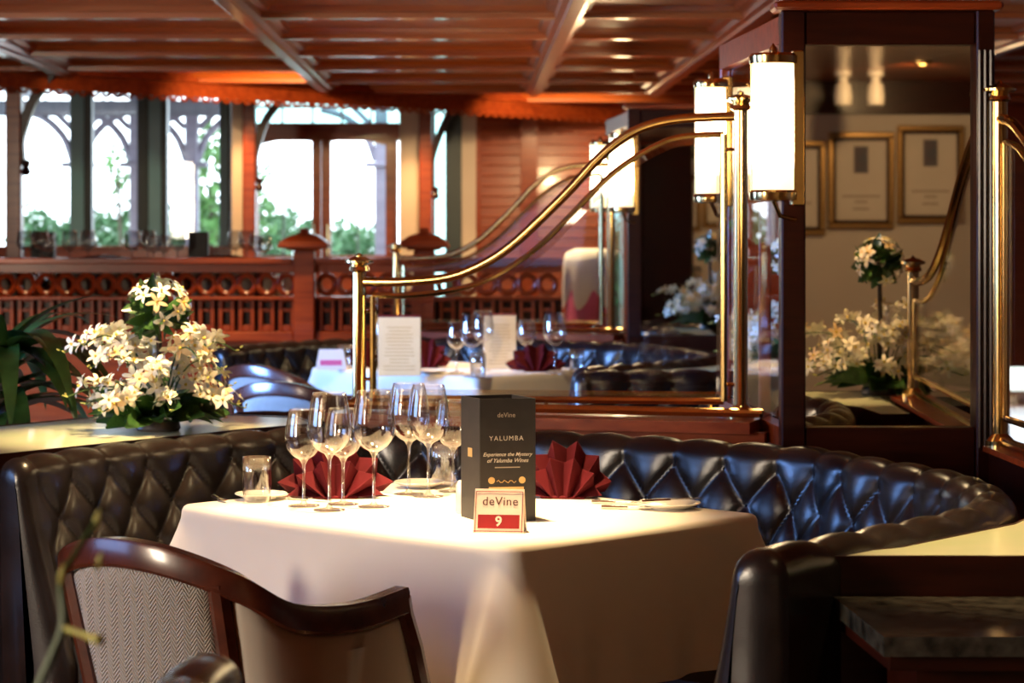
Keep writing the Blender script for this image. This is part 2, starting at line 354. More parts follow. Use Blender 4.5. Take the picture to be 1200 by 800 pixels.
# boarded wall panels to the right
bh = 12.2/F*WD
for a, b in ((562, 611), (629, 719), (733, 830)):
    bd = MB(); L_ = PX(b, WD)-PX(a, WD); bd.loft([[(x, 0, 0), (x, -.02, .004), (x, -.012, bh-.006), (x, 0, bh-.002)] for x in (0, L_)], caps=True); me = bd.mesh('mahogany_h')
    for i in range(19): put('board', me, wb, loc=(PX(a, WD), WD+.06, PZ(352, WD)+i*bh))
for a, b in ((556, 563), (610, 630), (718, 734)): MB().bbox(PX(a, WD), PX(b, WD), WD+.02, WD+.06, .37, 2.45).build('stile', 'mahogany', wb)
MB().bbox(PX(558, WD), PX(830, WD), WD+.025, WD+.06, PZ(133, WD), 2.45).build('top_rail', 'mahogany_h', wb)

# valance posts with curved brackets, pale pilasters beside them
def valance_post(px, d, wpx, label, pil=None, br=(45, 75)):
    x = PX(px, d); hw = wpx/F*d/2
    t = thing('wood_post', label, 'post', (x, d, .37))
    MB().bbox(x-hw, x+hw, d-hw, d+hw, .37, CZ+.1, .008).build('shaft', 'mahogany', t)
    s_ = d/F
    pts = spline([(x+hw*1.0, PZ(HZ, d)-0+ (HZ-195)*s_), (x+hw*1.3, 1.35+(HZ-178)*s_), (x+hw*1.2, 1.35+(HZ-160)*s_), (x+hw+8*s_, 1.35+(HZ-138)*s_), (x+hw+20*s_, 1.35+(HZ-122)*s_), (x+hw+br[0]*s_, 1.35+(HZ-br[1]-24)*s_)] and
                 [Vector((x+hw*.9, 1.35+(HZ-br[1]-112)*s_, 0)), Vector((x+hw*.7, 1.35+(HZ-br[1]-85)*s_, 0)), Vector((x+hw+3*s_, 1.35+(HZ-br[1]-62)*s_, 0)), Vector((x+hw+12*s_, 1.35+(HZ-br[1]-38)*s_, 0)), Vector((x+hw+br[0]*.75*s_, 1.35+(HZ-br[1]-16)*s_, 0)), Vector((x+hw+br[0]*s_, 1.35+(HZ-br[1]-4)*s_, 0))], 5)
    r_ = []
    for i, p in enumerate(pts):
        t0 = pts[min(i+1, len(pts)-1)]-pts[max(i-1, 0)]; n0 = Vector((-t0.y, t0.x, 0)).normalized()*.026
        r_.append([(p.x-n0.x, d-.03, p.y-n0.y), (p.x+n0.x, d-.03, p.y+n0.y), (p.x+n0.x, d+.03, p.y+n0.y), (p.x-n0.x, d+.03, p.y-n0.y)])
    MB().loft(r_, caps=True).build('bracket', 'dark_mahogany', t, True)
    p = pts[0]
    MB().lathe([(.001, -.05), (.022, -.045), (.03, -.02), (.018, 0), (.026, .015), (.024, .04), (.001, .045)], (p.x+.03, d-.02, p.y-.01), 10).build('finial', 'dark_mahogany', t, True)
    if pil: MB().bbox(PX(pil[0], d), PX(pil[1], d), d+.01, d+.07, .37, CZ+.1, .006).build('pilaster', 'cream_paint', t)
    return t
valance_post(17, 13.75, 18, 'mahogany post with curved bracket at the far left edge', None, (35, 82))
valance_post(292.5, 16.1, 15, 'mahogany post with curved bracket left of the double doors', (271, 285), (38, 102))
valance_post(499, 17.5, 15, 'mahogany post with curved bracket right of the double doors', (468, 491), (30, 112))
for px, d in ((278, 15.95), (481, 17.3)):
    light('pilaster_lamp', 'SPOT', (PX(px, d), d-.12, CZ-.03), 34, (1, .55, .2), (PX(px, d), d+.02, 1.2), spot_size=R(70), spot_blend=.8, shadow_soft_size=.03)

# ---------------------------------------------------------------- balustrade and platform dining
BD = 12.0
ba = thing('balustrade', 'carved mahogany balustrade with ring openings in front of the windows', 'balustrade', (-1.6, BD, 0))
xl, xr = -3.3, .25
zr = lambda y: PZ(y, BD)
for a, b in ((xl, PX(345, BD)), (PX(370, BD), PX(485, BD)), (PX(509, BD), xr)):
    MB().bbox(a, b, BD-.09, BD+.06, zr(309), zr(302), .006).build('handrail', 'mahogany_h', ba)
    MB().box(a, b, BD-.05, BD+.04, zr(319), zr(309)).build('top_rail', 'mahogany_h', ba)
    MB().bbox(a, b, BD-.06, BD+.04, zr(351), zr(347), .004).build('mid_rail', 'mahogany_h', ba)
    MB().bbox(a, b, BD-.07, BD+.05, zr(400), zr(388), .005).build('bottom_rail', 'mahogany_h', ba)
    MB().box(a, b, BD-.04, BD+.03, 0, zr(400)).build('base_panel', 'mahogany', ba)
    MB().box(a, b, BD+.012, BD+.024, zr(390), zr(350)).build('back_panel', 'dark_mahogany', ba)
pit = .1005; r0 = (zr(319)-zr(347))/2
ringm2 = MB().tube([(.041*math.cos(i*math.pi/8), 0, .046*math.sin(i*math.pi/8)) for i in range(16)], .0155, 6, True).mesh('mahogany', True)
boss = MB().lathe([(.001, -.014), (.012, -.008), (.012, .008), (.001, .014)], (0,0,0), 8).mesh('mahogany', True)
hs = zr(351)-zr(388)
sl = MB().bbox(-.040, -.020, -.025, .01, 0, hs); sl.bbox(.020, .040, -.025, .01, 0, hs); sl.bbox(-.02, .02, -.022, .008, 0, hs*.2); sl.bbox(-.02, .02, -.022, .008, hs*.62, hs*.74)
sl.bbox(-.02, .02, -.022, .008, hs*.93, hs); slm = sl.mesh('mahogany')
x = xl+.06
while x < xr:
    px = 600+x/BD*F
    if not (340 < px < 376 or 480 < px < 514):
        put('ring', ringm2, ba, loc=(x+1.6, -.01, zr(333))); put('carved_slat', slm, ba, loc=(x+1.6, -.008, zr(388)))
    x += pit
def newel(px, name_lab):
    x = PX(px, BD-.06); d = BD-.06
    t = thing('newel_post', name_lab, 'post', (x, d, 0))
    MB().bbox(x-.052, x+.052, d-.052, d+.052, 0, PZ(293, d), .006).build('shaft', 'mahogany', t)
    c = MB()
    for (h, z0, z1) in ((.085, 293, 290.5), (.125, 290.5, 286)): c.bbox(x-h, x+h, d-h, d+h, PZ(z0, d), PZ(z1, d), .005)
    rg = []
    for h, y in ((.12, 286), (.115, 283), (.07, 276), (.03, 273), (.02, 271.5), (.026, 269.5), (.014, 267)): rg.append([(x-h, d-h, PZ(y, d)), (x+h, d-h, PZ(y, d)), (x+h, d+h, PZ(y, d)), (x-h, d+h, PZ(y, d))])
    c.loft(rg, caps=True); c.build('cap', 'mahogany_h', t)
newel(357, 'square mahogany newel post with stepped cap below the double doors')
newel(497, 'square newel post with stepped cap behind the rear brass screen')

# stemware meshes
def glass_mesh(h, rb, rr, n=20, foot=.034, m_='stemware'):
    hb = h*.46
    pr = [(.002, 0), (foot, .0005), (foot, .0025), (.008, .006), (.0036, .014), (.0034, hb*.7), (.004, hb*.94), (.010, hb+.004)]
    for i in range(1, 19):
        t = (i/18)**1.35; z = hb+.004+(h-hb-.004)*t
        r = rb*math.sqrt(max(0, 1-(1-t/.42)**2)) if t < .42 else rb+(rr-rb)*((t-.42)/.58)**1.5
        pr.append((max(.010, r), z))
    top = pr[-1]; pr += [(top[0]-.0012, top[1]+.0006)]
    return MB().lathe(pr, (0,0,0), n, caps=False).mesh(m_, 'all')
def tumbler_mesh(h, r0, r1, n=24):
    pr = [(.001, .001), (r0*.92, .001), (r0, .006), (r0*1.10, h*.3), (r1*1.03, h*.65), (r1, h), (r1-.0018, h+.0005), (r1*1.0-.003, h*.65), (r0*1.04, h*.3), (r0*.9, .014), (.001, .012)]
    return MB().lathe(pr, (0,0,0), n, caps=False).mesh('stemware', 'all')
G_BIG = glass_mesh(.248, .047, .035); G_MED = glass_mesh(.207, .041, .031); G_FAR = glass_mesh(.205, .046, .037, 16, m_='goblet_glass'); G_FAR2 = glass_mesh(.18, .038, .031, 16, m_='goblet_glass'); T_MESH = tumbler_mesh(.098, .029, .031)
def stemglass(me, x, y, z, label, group): return tag(put('wine_glass', me, loc=(x, y, z)), label, 'wine glass', group)

# long table behind the balustrade
LT = .37+.75; LD = 13.2
t = thing('long_table', 'long cloth-covered table on the platform behind the balustrade', 'table', (-1.95, LD, .37))
MB().bbox(-2.75, -1.2, LD-.35, LD+.35, LT-.03, LT-.004).build('tabletop', 'mahogany_h', t)
for xx in (-2.65, -1.3):
    for yy in (-.28, .28): MB().bbox(xx-.03, xx+.03, LD+yy-.03, LD+yy+.03, .37, LT-.03).build('leg', 'mahogany', t)
def cloth_rect(x0, x1, y0, y1, z, drop):
    rg = []
    for e, zz in ((-.012, z), (0, z-.004), (.008, z-.02), (.016, z-drop)): rg.append([(x0-e, y0-e, zz), (x1+e, y0-e, zz), (x1+e, y1+e, zz), (x0-e, y1+e, zz)])
    return MB().loft(rg, caps=True)
tag(cloth_rect(-2.76, -1.19, LD-.36, LD+.36, LT, .22).build('tablecloth', 'cloth'), 'white cloth over the long table behind the balustrade', 'tablecloth')
FARG = (29, 48, 56, 82, 103, 155, 173, 180, 192, 208, 276, 289, 300, 310)
for px, j in ((29, 0), (48, .05), (56, -.1), (82, .0), (103, .05), (155, .0), (173, .06), (180, -.1), (192, -.12), (208, .03), (276, .0), (289, .06), (300, -.1), (310, -.12)):
    dd = LD-.1+j
    cx_ = [q for q in FARG if (q < 130) == (px < 130) and (q > 240) == (px > 240)]
    lab = ('first', 'second', 'third', 'fourth', 'fifth')[cx_.index(px)]+' wine glass from left ' + ('in the leftmost cluster behind the balustrade' if px < 130 else 'in the middle cluster behind the balustrade' if px < 240 else 'in the cluster beside the balustrade newel post')
    stemglass(G_FAR if j >= 0 else G_FAR2, PX(px, dd), dd, LT, lab, 'glasses behind the balustrade')
for px, wd in ((51, 27), (233, 23)):
    x = PX(px, LD+.12); hw = wd/F*LD/2
    tag(MB().bbox(x-hw, x+hw, LD+.08, LD+.16, LT, LT+.20, .004).build('menu_stand', 'menu_black'), ('dark menu stand among the far left glasses' if px < 100 else 'dark menu stand between the glasses beside the teal window'), 'menu')

# ---------------------------------------------------------------- tufted banquettes
def tufted(path, z_top=.83, pw=.146, ph=.165, amp=.023, side=1, z_bot=.36, step=.0085, lean=.11, nrows=3):
    pts, Ltot = resample([Vector((p[0], p[1], 0)) for p in path], step)
    n_t = max(2, round(Ltot/pw)); pw = Ltot/n_t
    r = .040; zc = z_top-r-amp*.6
    prof = [(r+lean*1.0, .02, -1, 0, 1, 0), (r+lean*1.0, z_bot-.03, -1, 0, 1, 0)]   # (n, z, lattice v, weight, outward n, outward z)
    H = zc-z_bot; nf = int(H/.0095)
    for i in range(nf+1):
        z = z_bot+H*i/nf; prof.append((r+lean*(1-i/nf)**1.2, z, z-(zc-.014), 1, 1, .15))
    for i in range(1, 15):
        a = math.pi*i/14; wgt = 1 if a < 1.9 else max(.0, 1-(a-1.9)/1.0)
        prof.append((r*math.cos(a), zc+r*math.sin(a), r*a+.014, wgt, math.cos(a), math.sin(a)))
    for z in (zc-.03, zc-.1, .02): prof.append((-r, z, 1, 0, -1, 0))
    rings = []; btn = []
    for i, p in enumerate(pts):
        t = (pts[min(i+1, len(pts)-1)]-pts[max(i-1, 0)]).normalized(); nn = Vector((t.y, -t.x, 0))*side
        s_ = Ltot*i/(len(pts)-1); ring = []
        e = min(s_, Ltot-s_); ew = min(1, e/.05); ew = math.sqrt(max(0, 1-(1-ew)**2)) if e < .05 else 1
        for (n0, z0, v, wgt, on, oz) in prof:
            if v <= 0:
                a = s_/pw+v/ph; b = s_/pw-v/ph; h = (abs(math.sin(math.pi*a))*abs(math.sin(math.pi*b)))**.30
            else: h = abs(math.sin(math.pi*s_/pw))**.60; kk = min(1, v/.03); h = 1-(1-h)*(1-.5*kk)-.12*kk
            h = h*min(1, e/.03)+.75*(1-min(1, e/.03)); dsp = amp*(h*wgt + (.8 if wgt == 0 else .8*(1-wgt))-.35)
            q = p+nn*(n0+on*dsp); rz_ = z0+oz*dsp
            ring.append((q.x, q.y, rz_))
        rings.append(ring)
    # buttons at the crossings
    for row in range(nrows):
        off = .5*(row % 2)
        v = -ph*.5*row
        z = zc-.014+v; f = (z-z_bot)/H; n0 = r+lean*(1-f)**1.2-amp*.35
        for k in range(n_t+1):
            s_ = (k+off)*pw
            if not .02 < s_ < Ltot-.02: continue
            i = min(len(pts)-2, int(s_/Ltot*(len(pts)-1)))
            t = (pts[i+1]-pts[i]).normalized(); nn = Vector((t.y, -t.x, 0))*side
            q = pts[i].lerp(pts[i+1], s_/Ltot*(len(pts)-1)-i)+nn*n0; btn.append((q.x, q.y, z))
    m = MB(); m.loft(rings, closed=False)
    n = len(prof)
    for base, rg in ((0, rings[0]), (1, rings[-1])):
        p = pts[0] if base == 0 else pts[-1]; t = (pts[0]-pts[1] if base == 0 else pts[-1]-pts[-2]).normalized(); nn = Vector((t.y, -t.x, 0))*side*(-1 if base == 0 else 1)
        caps = []
        for k in range(7):
            th = math.pi/2*k/6; c_, s2 = math.cos(th), math.sin(th)*.042; row = []
            for q in rg:
                q = Vector(q); nq = (q-p).dot(nn); sp = .02+.45*lean*max(0, min(1, (zc-q.z)/H))
                z_ = q.z if q.z < zc-.02 else zc-.02+(q.z-zc+.02)*(.25+.75*c_)
                b_ = p+nn*(sp+(nq-sp)*max(.02, c_))+t*s2; row.append((b_.x, b_.y, z_))
            caps.append(row)
        m.loft(caps, closed=True)
    bm = MB()
    for q in btn: bm.lathe([(.001, -.005), (.0065, -.004), (.0065, .003), (.001, .005)], q, 6)
    return m, bm, pts
def banquette(path, label, side=1, seat=None, grp='tufted leather banquettes', **kw):
    m, bm, pts = tufted(path, side=side, **kw)
    c = pts[len(pts)//2]; t = thing('banquette', label, 'banquette', (c.x, c.y, 0), group=grp)
    bk = m.build('backrest', 'leather', t, 'all')
    tag(bm.build('tufting_buttons', 'button', bk, True), kind='stuff')
    if seat:
        rg = []
        for i, p in enumerate(pts[::6]+[pts[-1]]):
            j = min(i*6, len(pts)-1); tt = (pts[min(j+1, len(pts)-1)]-pts[max(j-1, 0)]).normalized(); nn = Vector((tt.y, -tt.x, 0))*side
            rg.append([p+nn*a+Vector((0, 0, z)) for a, z in ((.05, .30), (seat-.02, .30), (seat, .34), (seat-.02, .40), (.05, .41))])
        MB().loft(rg, caps=True).build('seat_cushion', 'leather', t, True)
        rg = [[q[0].lerp(q[1], .05), q[0].lerp(q[1], .85), Vector((*q[0].lerp(q[1], .85).xy, 0)), Vector((*q[0].xy, 0))] for q in rg]
        MB().loft(rg, caps=True).build('plinth', 'dark_mahogany', t)
    return t
U1 = spline([(-1.12, 5.43, 0), (-.97, 5.75, 0), (-.79, 6.0, 0), (-.60, 6.19, 0), (-.36, 6.29, 0), (-.1, 6.22, 0), (.11, 6.12, 0), (.32, 5.99, 0), (.59, 5.78, 0), (.72, 5.66, 0), (.80, 5.45, 0), (.91, 5.2, 0), (.955, 4.98, 0), (.945, 4.70, 0), (.835, 4.43, 0), (.62, 4.15, 0), (.41, 3.90, 0)], 10)
OFF = Vector((-.14, 5.0, 0))
b1 = banquette(U1, 'black tufted leather banquette wrapping around the front table', seat=.34, z_top=.83)
# ---------------------------------------------------------------- partition behind the banquette, brass screen, mirror cabinet
pa, pb = 6.5766, -.2883
def SC(px, py):                                     # a point of the brass screen, measured on its plane
    yy = pa/(1-pb*(px-600)/F); return Vector(((px-600)/F*yy, yy, PZ(py, yy)))
pwall = thing('partition_wall', 'low mahogany partition with moulded cap behind the front banquette', 'partition', (.1, 6.55, 0))
L0, R0 = Vector((-.46, 6.71, 0)), Vector((.66, 6.386, 0))
up = Vector((0,0,1))
MB().beam(L0+up*.41, R0+up*.41, .12, .82).build('panel', 'mahogany', pwall)
MB().beam(L0+up*.828+Vector((0,-.06,0)), R0+up*.828+Vector((0,-.06,0)), .34, .03).build('cap', 'mahogany_h', pwall)
MB().beam(L0+up*.80+Vector((0,-.18,0)), R0+up*.80+Vector((0,-.18,0)), .05, .028).build('moulding', 'mahogany_h', pwall)
MB().tube([L0+Vector((0,-.10,.858)), R0+Vector((0,-.10,.858))], .012, 8).build('brass_rail', 'brass', pwall, True)
ZS = .843
TOPC = [(427,330),(475,330),(525,325),(565,310),(600,287),(635,255),(670,220),(700,187),(730,162),(760,147),(800,139),(866,136)]
INC = [(437,346),(480,346),(530,340),(570,328),(610,305),(640,281),(670,251),(700,220),(730,194),(770,170),(800,160),(848,157)]
def brass_screen(label):
    l, r = SC(421, 470), SC(868, 480)
    t = thing('brass_screen', label, 'glass screen', (l.x, l.y, ZS))
    def post(p, zt_, rad, name='post'):
        x, y = p.x, p.y; h = zt_-ZS
        m = MB().lathe([(rad*1.9, 0), (rad*1.9, .012), (rad*1.3, .022), (rad, .03), (rad, h-.045), (rad*1.5, h-.04), (rad*1.35, h-.03), (rad*1.2, h-.024), (rad*2.1, h-.018), (rad*2.1, h-.012), (rad*1.1, h-.003), (rad*.45, h), (rad*.5, h+.004), (.001, h+.009)], (x, y, ZS), 16)
        return m.build(name, 'brass', t, True)
    post(l, SC(421, 300).z, .019); post(r, SC(868, 110).z, .019)
    top = spline([SC(*q) for q in TOPC], 5); inn = spline([SC(*q) for q in INC], 5)
    MB().tube(top, .0135, 10).build('top_rail', 'brass', t, True)
    bl, br = SC(437, 466), SC(848, 470)
    fr = MB(); fr.tube(inn, .0085, 8); fr.tube([inn[0], bl], .0095, 8); fr.tube([inn[-1], br], .0105, 8); fr.tube([bl, br], .0095, 8)
    fr.build('glass_frame', 'brass', t, True)
    nv = Vector((.2770, .9609, 0))*.003
    low = [Vector((q.x, q.y, bl.z+(br.z-bl.z)*i/(len(inn)-1))) for i, q in enumerate(inn)]
    g = MB(); g.loft([[a-nv, a+nv, b+nv, b-nv] for a, b in zip(inn, low)], caps=True); gl = g.build('pane', 'pane_glass', t)
    # bevelled border of the pane
    bv = MB(); w_ = .026; rg = []
    for i, q in enumerate(inn):
        tt = (inn[min(i+1, len(inn)-1)]-inn[max(i-1, 0)]).normalized(); dn = Vector((tt.x*0, 0, 0))+Vector((tt.z*tt.x, tt.z*tt.y, tt.z*tt.z-1)); dn.normalize()
        rg.append([q-nv*1.2, q-nv*1.2+dn*w_-nv*1.4])
    bv.loft(rg, closed=False)
    ax = (br-bl).normalized()
    bv.loft([[bl-nv*1.2, bl-nv*2.6+up*w_], [br-nv*1.2, br-nv*2.6+up*w_]], closed=False)
    bv.loft([[inn[0]-nv*1.2, inn[0]-nv*2.6+ax*w_*.7], [bl-nv*1.2, bl-nv*2.6+ax*w_*.7]], closed=False)
    bv.loft([[inn[-1]-nv*1.2, inn[-1]-nv*2.6-ax*w_*.7], [br-nv*1.2, br-nv*2.6-ax*w_*.7]], closed=False)
    bv.build('bevel', 'bevel_glass', gl)
    for a, b in (((423, 365), (437, 365)), ((423, 444), (437, 444)), ((850, 175), (866, 175)), ((850, 450), (866, 450))):
        MB().tube([SC(*a), SC(*b)], .0055, 6).build('bracket', 'brass', t, True)
    for px in (480, 640, 832):
        q = SC(px, 469); MB().tube([q, Vector((q.x, q.y, ZS))], .006, 6).build('foot', 'brass', t, True)
    return t
scr1 = brass_screen('curved brass and clear glass screen on the partition behind the front table')
# mirror cabinet
MD = 5.95
def mirror_cabinet(label):
    xl, xr = PX(916, MD), PX(1165, MD)
    t = thing('mirror_cabinet', label, 'mirror', ((xl+xr)/2, MD, 0))
    zt_, zb = PZ(12, MD), .80
    pw_ = .06
    MB().bbox(xl, xl+pw_, MD, MD+.07, 0, zt_, .004).build('post', 'dark_mahogany', t)
    rp = MB().bbox(xr-.045, xr, MD-.01, MD+.06, 0, zt_, .004)
    for i in range(3): rp.tube([(xr-.038+i*.014, MD-.012, zb), (xr-.038+i*.014, MD-.012, zt_-.1)], .005, 6)
    rp.build('post', 'dark_mahogany', t)
    MB().bbox(xl+pw_, xr-.045, MD+.005, MD+.06, zt_-.085, zt_-.002, .004).build('top_rail', 'dark_mahogany', t)
    MB().bbox(xl+pw_, xr-.045, MD+.005, MD+.06, 0, PZ(501, MD), .004).build('lower_panel', 'dark_mahogany', t)
    MB().box(xl+pw_-.005, xr-.04, MD+.035, MD+.041, PZ(505, MD), zt_-.08).build('mirror_glass', 'mirror', t)
    MB().box(xl+pw_-.005, xr-.04, MD+.042, MD+.062, PZ(505, MD), zt_-.08).build('back_panel', 'dark_mahogany', t)
    MB().bbox(xl-.02, xr+.02, MD-.025, MD+.09, zt_, zt_+.022, .006).build('cornice', 'mahogany_h', t)
    # side frame running back, with two more posts
    x6, x7 = PX(896, 6.62), PX(850, 7.1)
    for x, y in ((x6, 6.62), (x7, 7.1)): MB().bbox(x-.016, x+.016, y-.018, y+.018, 0, zt_-.005, .004).build('post', 'mahogany', t)
    a, b = Vector((xl+.03, MD+.07, 0)), Vector((x7, 7.08, 0))
    for z, h in ((zt_-.04, .07), (.815, .05)): MB().beam(a+up*z, b+up*z, .04, h).build('side_rail', 'mahogany_h', t)
    MB().beam(a+up*.4, b+up*.4, .05, .78).build('side_panel', 'dark_mahogany', t)
    MB().beam(a+up*1.33, b+up*1.33, .006, .95).build('side_pane', 'pane_glass', t)
    return t
mir1 = mirror_cabinet('dark mahogany framed mirror reflecting flowers and certificates behind the banquette')
def sconce(x, y, z0, z1, r, px_plate, label, m=None):
    t = thing('wall_sconce', label, 'lamp', (x, y, z0))
    MB().lathe([(r*.93, z0+.02), (r*.95, z0+.03), (r*.95, z1-.03), (r*.93, z1-.02)], (x, y, 0), 24).build('glass_shade', 'lamp_glass', t, True)
    for a, b in ((z0, z0+.03), (z1-.03, z1)):
        MB().lathe([(r*.6, a), (r*1.08, a+.003), (r*1.10, a+.012), (r*1.10, b-.008), (r*1.0, b-.002), (r*.5, b)], (x, y, 0), 24).build('cap', 'brass', t, True)
    MB().lathe([(.009, z1), (.009, z1+.012), (.004, z1+.02), (.001, z1+.024)], (x, y, 0), 10).build('finial', 'brass', t, True)
    MB().bbox(px_plate-.016, px_plate+.016, y-.005, y+.05, z0-.01, z1+.006, .003).build('back_plate', 'brass', t)
    for s_ in (-1, 1): MB().tube([(x+s_*r*.98, y-.0, z0+.02), (x+s_*r*.98, y, z1-.02)], .003, 6).build('rod', 'brass', t, True)
    MB().tube([(x, y, z0+.005), (x+.02, y+.03, z0-.035), (px_plate, y+.04, z0-.045)], .006, 8).build('arm', 'brass', t, True)
    return t
D1 = 5.86
sco1 = sconce(PX(906, D1), D1, PZ(236, D1), PZ(62, D1), .054, PX(935, D1), 'glowing brass cylinder wall lamp on the mirror frame, largest and nearest lamp')
D2 = 7.0
sco2 = sconce(PX(833, D2), D2, PZ(238, D2), PZ(92, D2), .046, PX(852, D2), 'glowing brass cylinder lamp behind the curved screen, second nearest')
sconce(PX(729, 17.6), 17.62, 1.50, 1.92, .055, PX(732, 17.6), 'farthest wall lamp on the boarded wall, hidden behind a nearer lamp')
# brass screen that runs from the mirror towards the viewer
def side_screen(label):
    a = Vector((PX(1172, 5.89), 5.89, 0)); b = Vector((1.267, 4.42, 0)); zb = .81
    t = thing('brass_screen', label, 'glass screen', (a.x, a.y, zb))
    for p, zt_ in ((a, PZ(98, 5.89)), (b, 1.25)):
        h = zt_-zb; rad = .019
        MB().lathe([(rad*1.9, 0), (rad*1.9, .012), (rad, .03), (rad, h-.045), (rad*1.5, h-.04), (rad*1.2, h-.024), (rad*2.1, h-.018), (rad*2.1, h-.012), (rad*1.1, h-.003), (rad*.45, h), (.001, h+.009)], (p.x, p.y, zb), 16).build('post', 'brass', t, True)
    def q(s_, z): p = a.lerp(b, s_); return Vector((p.x, p.y, z))
    cur = [(0, 1.615), (.08, 1.60), (.16, 1.56), (.27, 1.49), (.40, 1.39), (.54, 1.29), (.68, 1.22), (.82, 1.185), (1, 1.175)]
    top = spline([q(*c) for c in cur], 6); inn = spline([q(.04+.92*s_, z-.06) for s_, z in cur], 6)
    MB().tube(top, .0135, 8).build('top_rail', 'brass', t, True)
    fr = MB(); fr.tube(inn, .0085, 8); fr.tube([inn[0], q(.04, .88)], .009, 8); fr.tube([inn[-1], q(.96, .88)], .009, 8); fr.tube([q(.04, .88), q(.96, .88)], .009, 8); fr.tube([q(0, .825), q(1, .825)], .010, 8)
    fr.build('glass_frame', 'brass', t, True)
    nv = Vector((.003, 0, 0)); low = [Vector((p.x, p.y, .88)) for p in inn]
    MB().loft([[c-nv, c+nv, e+nv, e-nv] for c, e in zip(inn, low)], caps=True).build('pane', 'pane_glass', t)
    return t
scr2 = side_screen('brass and glass screen at the right edge beside the mirror')
# low wall under the side screen
lw = thing('partition_wall', 'low dark partition under the right-hand brass screen', 'partition', (1.25, 5.2, 0))
MB().beam((1.225, 5.89, .40), (1.275, 4.33, .40), .10, .80).build('panel', 'dark_mahogany', lw)
MB().beam((1.225, 5.89, .803), (1.275, 4.33, .803), .13, .014).build('cap', 'mahogany_h', lw)

# ---------------------------------------------------------------- planters
def planter(poly, z, label, inset=.02, group=None):
    cx = sum(p[0] for p in poly)/len(poly); cy = sum(p[1] for p in poly)/len(poly)
    t = thing('planter', label, 'planter', (cx, cy, 0), group=group)
    n = len(poly); ins = [(cx+(x-cx)*.975, cy+(y-cy)*.975) for x, y in poly]
    MB().prism(poly, 0, z-.028).build('box', 'dark_mahogany', t)
    m = MB()
    rg = [[(*p, z-.028) for p in poly], [(*p, z) for p in poly], [(*p, z) for p in ins], [(*p, z-.028) for p in ins]]
    m.loft(rg); m.build('rim', 'dark_mahogany', t)
    MB().prism(ins, z-.028, z-.002).build('bed_top', 'planter_top', t)
    return t
plA = planter([(-1.27, 5.52), (-.70, 6.32), (-.53, 6.50), (-.60, 6.72), (-1.05, 6.9), (-1.50, 6.25)], .815, 'pale-topped planter behind the left end of the front banquette')
plB = planter([(.475, 3.985), (1.6, 3.985), (1.6, 4.27), (1.19, 4.27), (1.17, 4.95), (1.08, 4.98), (1.06, 4.70), (.93, 4.43), (.66, 4.10)], .80, 'pale-topped planter behind the right arm of the front banquette')
# ---------------------------------------------------------------- flowers
def petal_mesh():
    m = MB()
    for k in range(5):
        a = 2*math.pi*k/5+.3; wd = (.62 if k in (1, 4) else .44); ca, sa = math.cos(a), math.sin(a)
        for (r, w_, z) in ((0, .10, 0),): pass
        pts = [(0, .08, 0), (.35, wd*.8, .10), (.75, wd*.75, .16), (1.0, .10, .06)]
        vs = []
        for r, w_, z in pts:
            for s_ in (-.5, .5): vs.append((r*ca-s_*w_*sa, r*sa+s_*w_*ca, z))
        vs2 = []
        n = len(m.v)
        m.add(vs, [(0,1,3,2), (2,3,5,4), (4,5,7,6)])
    return m
pm = petal_mesh(); BL = [pm.mesh('petal', 'all'), pm.mesh('petal_peach', 'all')]
HEART = MB().lathe([(.001, -.02), (.14, .05), (.10, .22), (.04, .30), (.001, .31)], (0,0,0), 6).mesh('petal_heart', True)
BUD = MB().lathe([(.001, -.5), (.2, -.2), (.24, .1), (.12, .45), (.001, .6)], (0,0,0), 6).mesh('bud', True)
def leaf_mesh(m_, bend=.25, wid=.32, n=4):
    m = MB(); vs = []
    for i in range(n+1):
        t = i/n; w_ = wid*math.sin(math.pi*min(.98, t*.9+.08))**.8
        for s_ in (-.5, 0, .5): vs.append((s_*w_, t, -bend*t*t+abs(s_)*w_*.35))
    fs = []
    for i in range(n):
        for j in range(2): a = i*3+j; fs.append((a, a+1, a+4, a+3))
    return m.add(vs, fs).mesh(m_, 'all')
LEAF = leaf_mesh('leaf', .2, .5); LEAFD = leaf_mesh('dark_leaf', .2, .6)
def rot_to(v, spin=0):
    return (Vector(v).to_track_quat('Z', 'Y') @ Matrix.Rotation(spin, 3, 'Z').to_quaternion()).to_euler()
def rot_y(v, spin=0):
    return (Vector(v).to_track_quat('Y', 'Z') @ Matrix.Rotation(spin, 3, 'Y').to_quaternion()).to_euler()
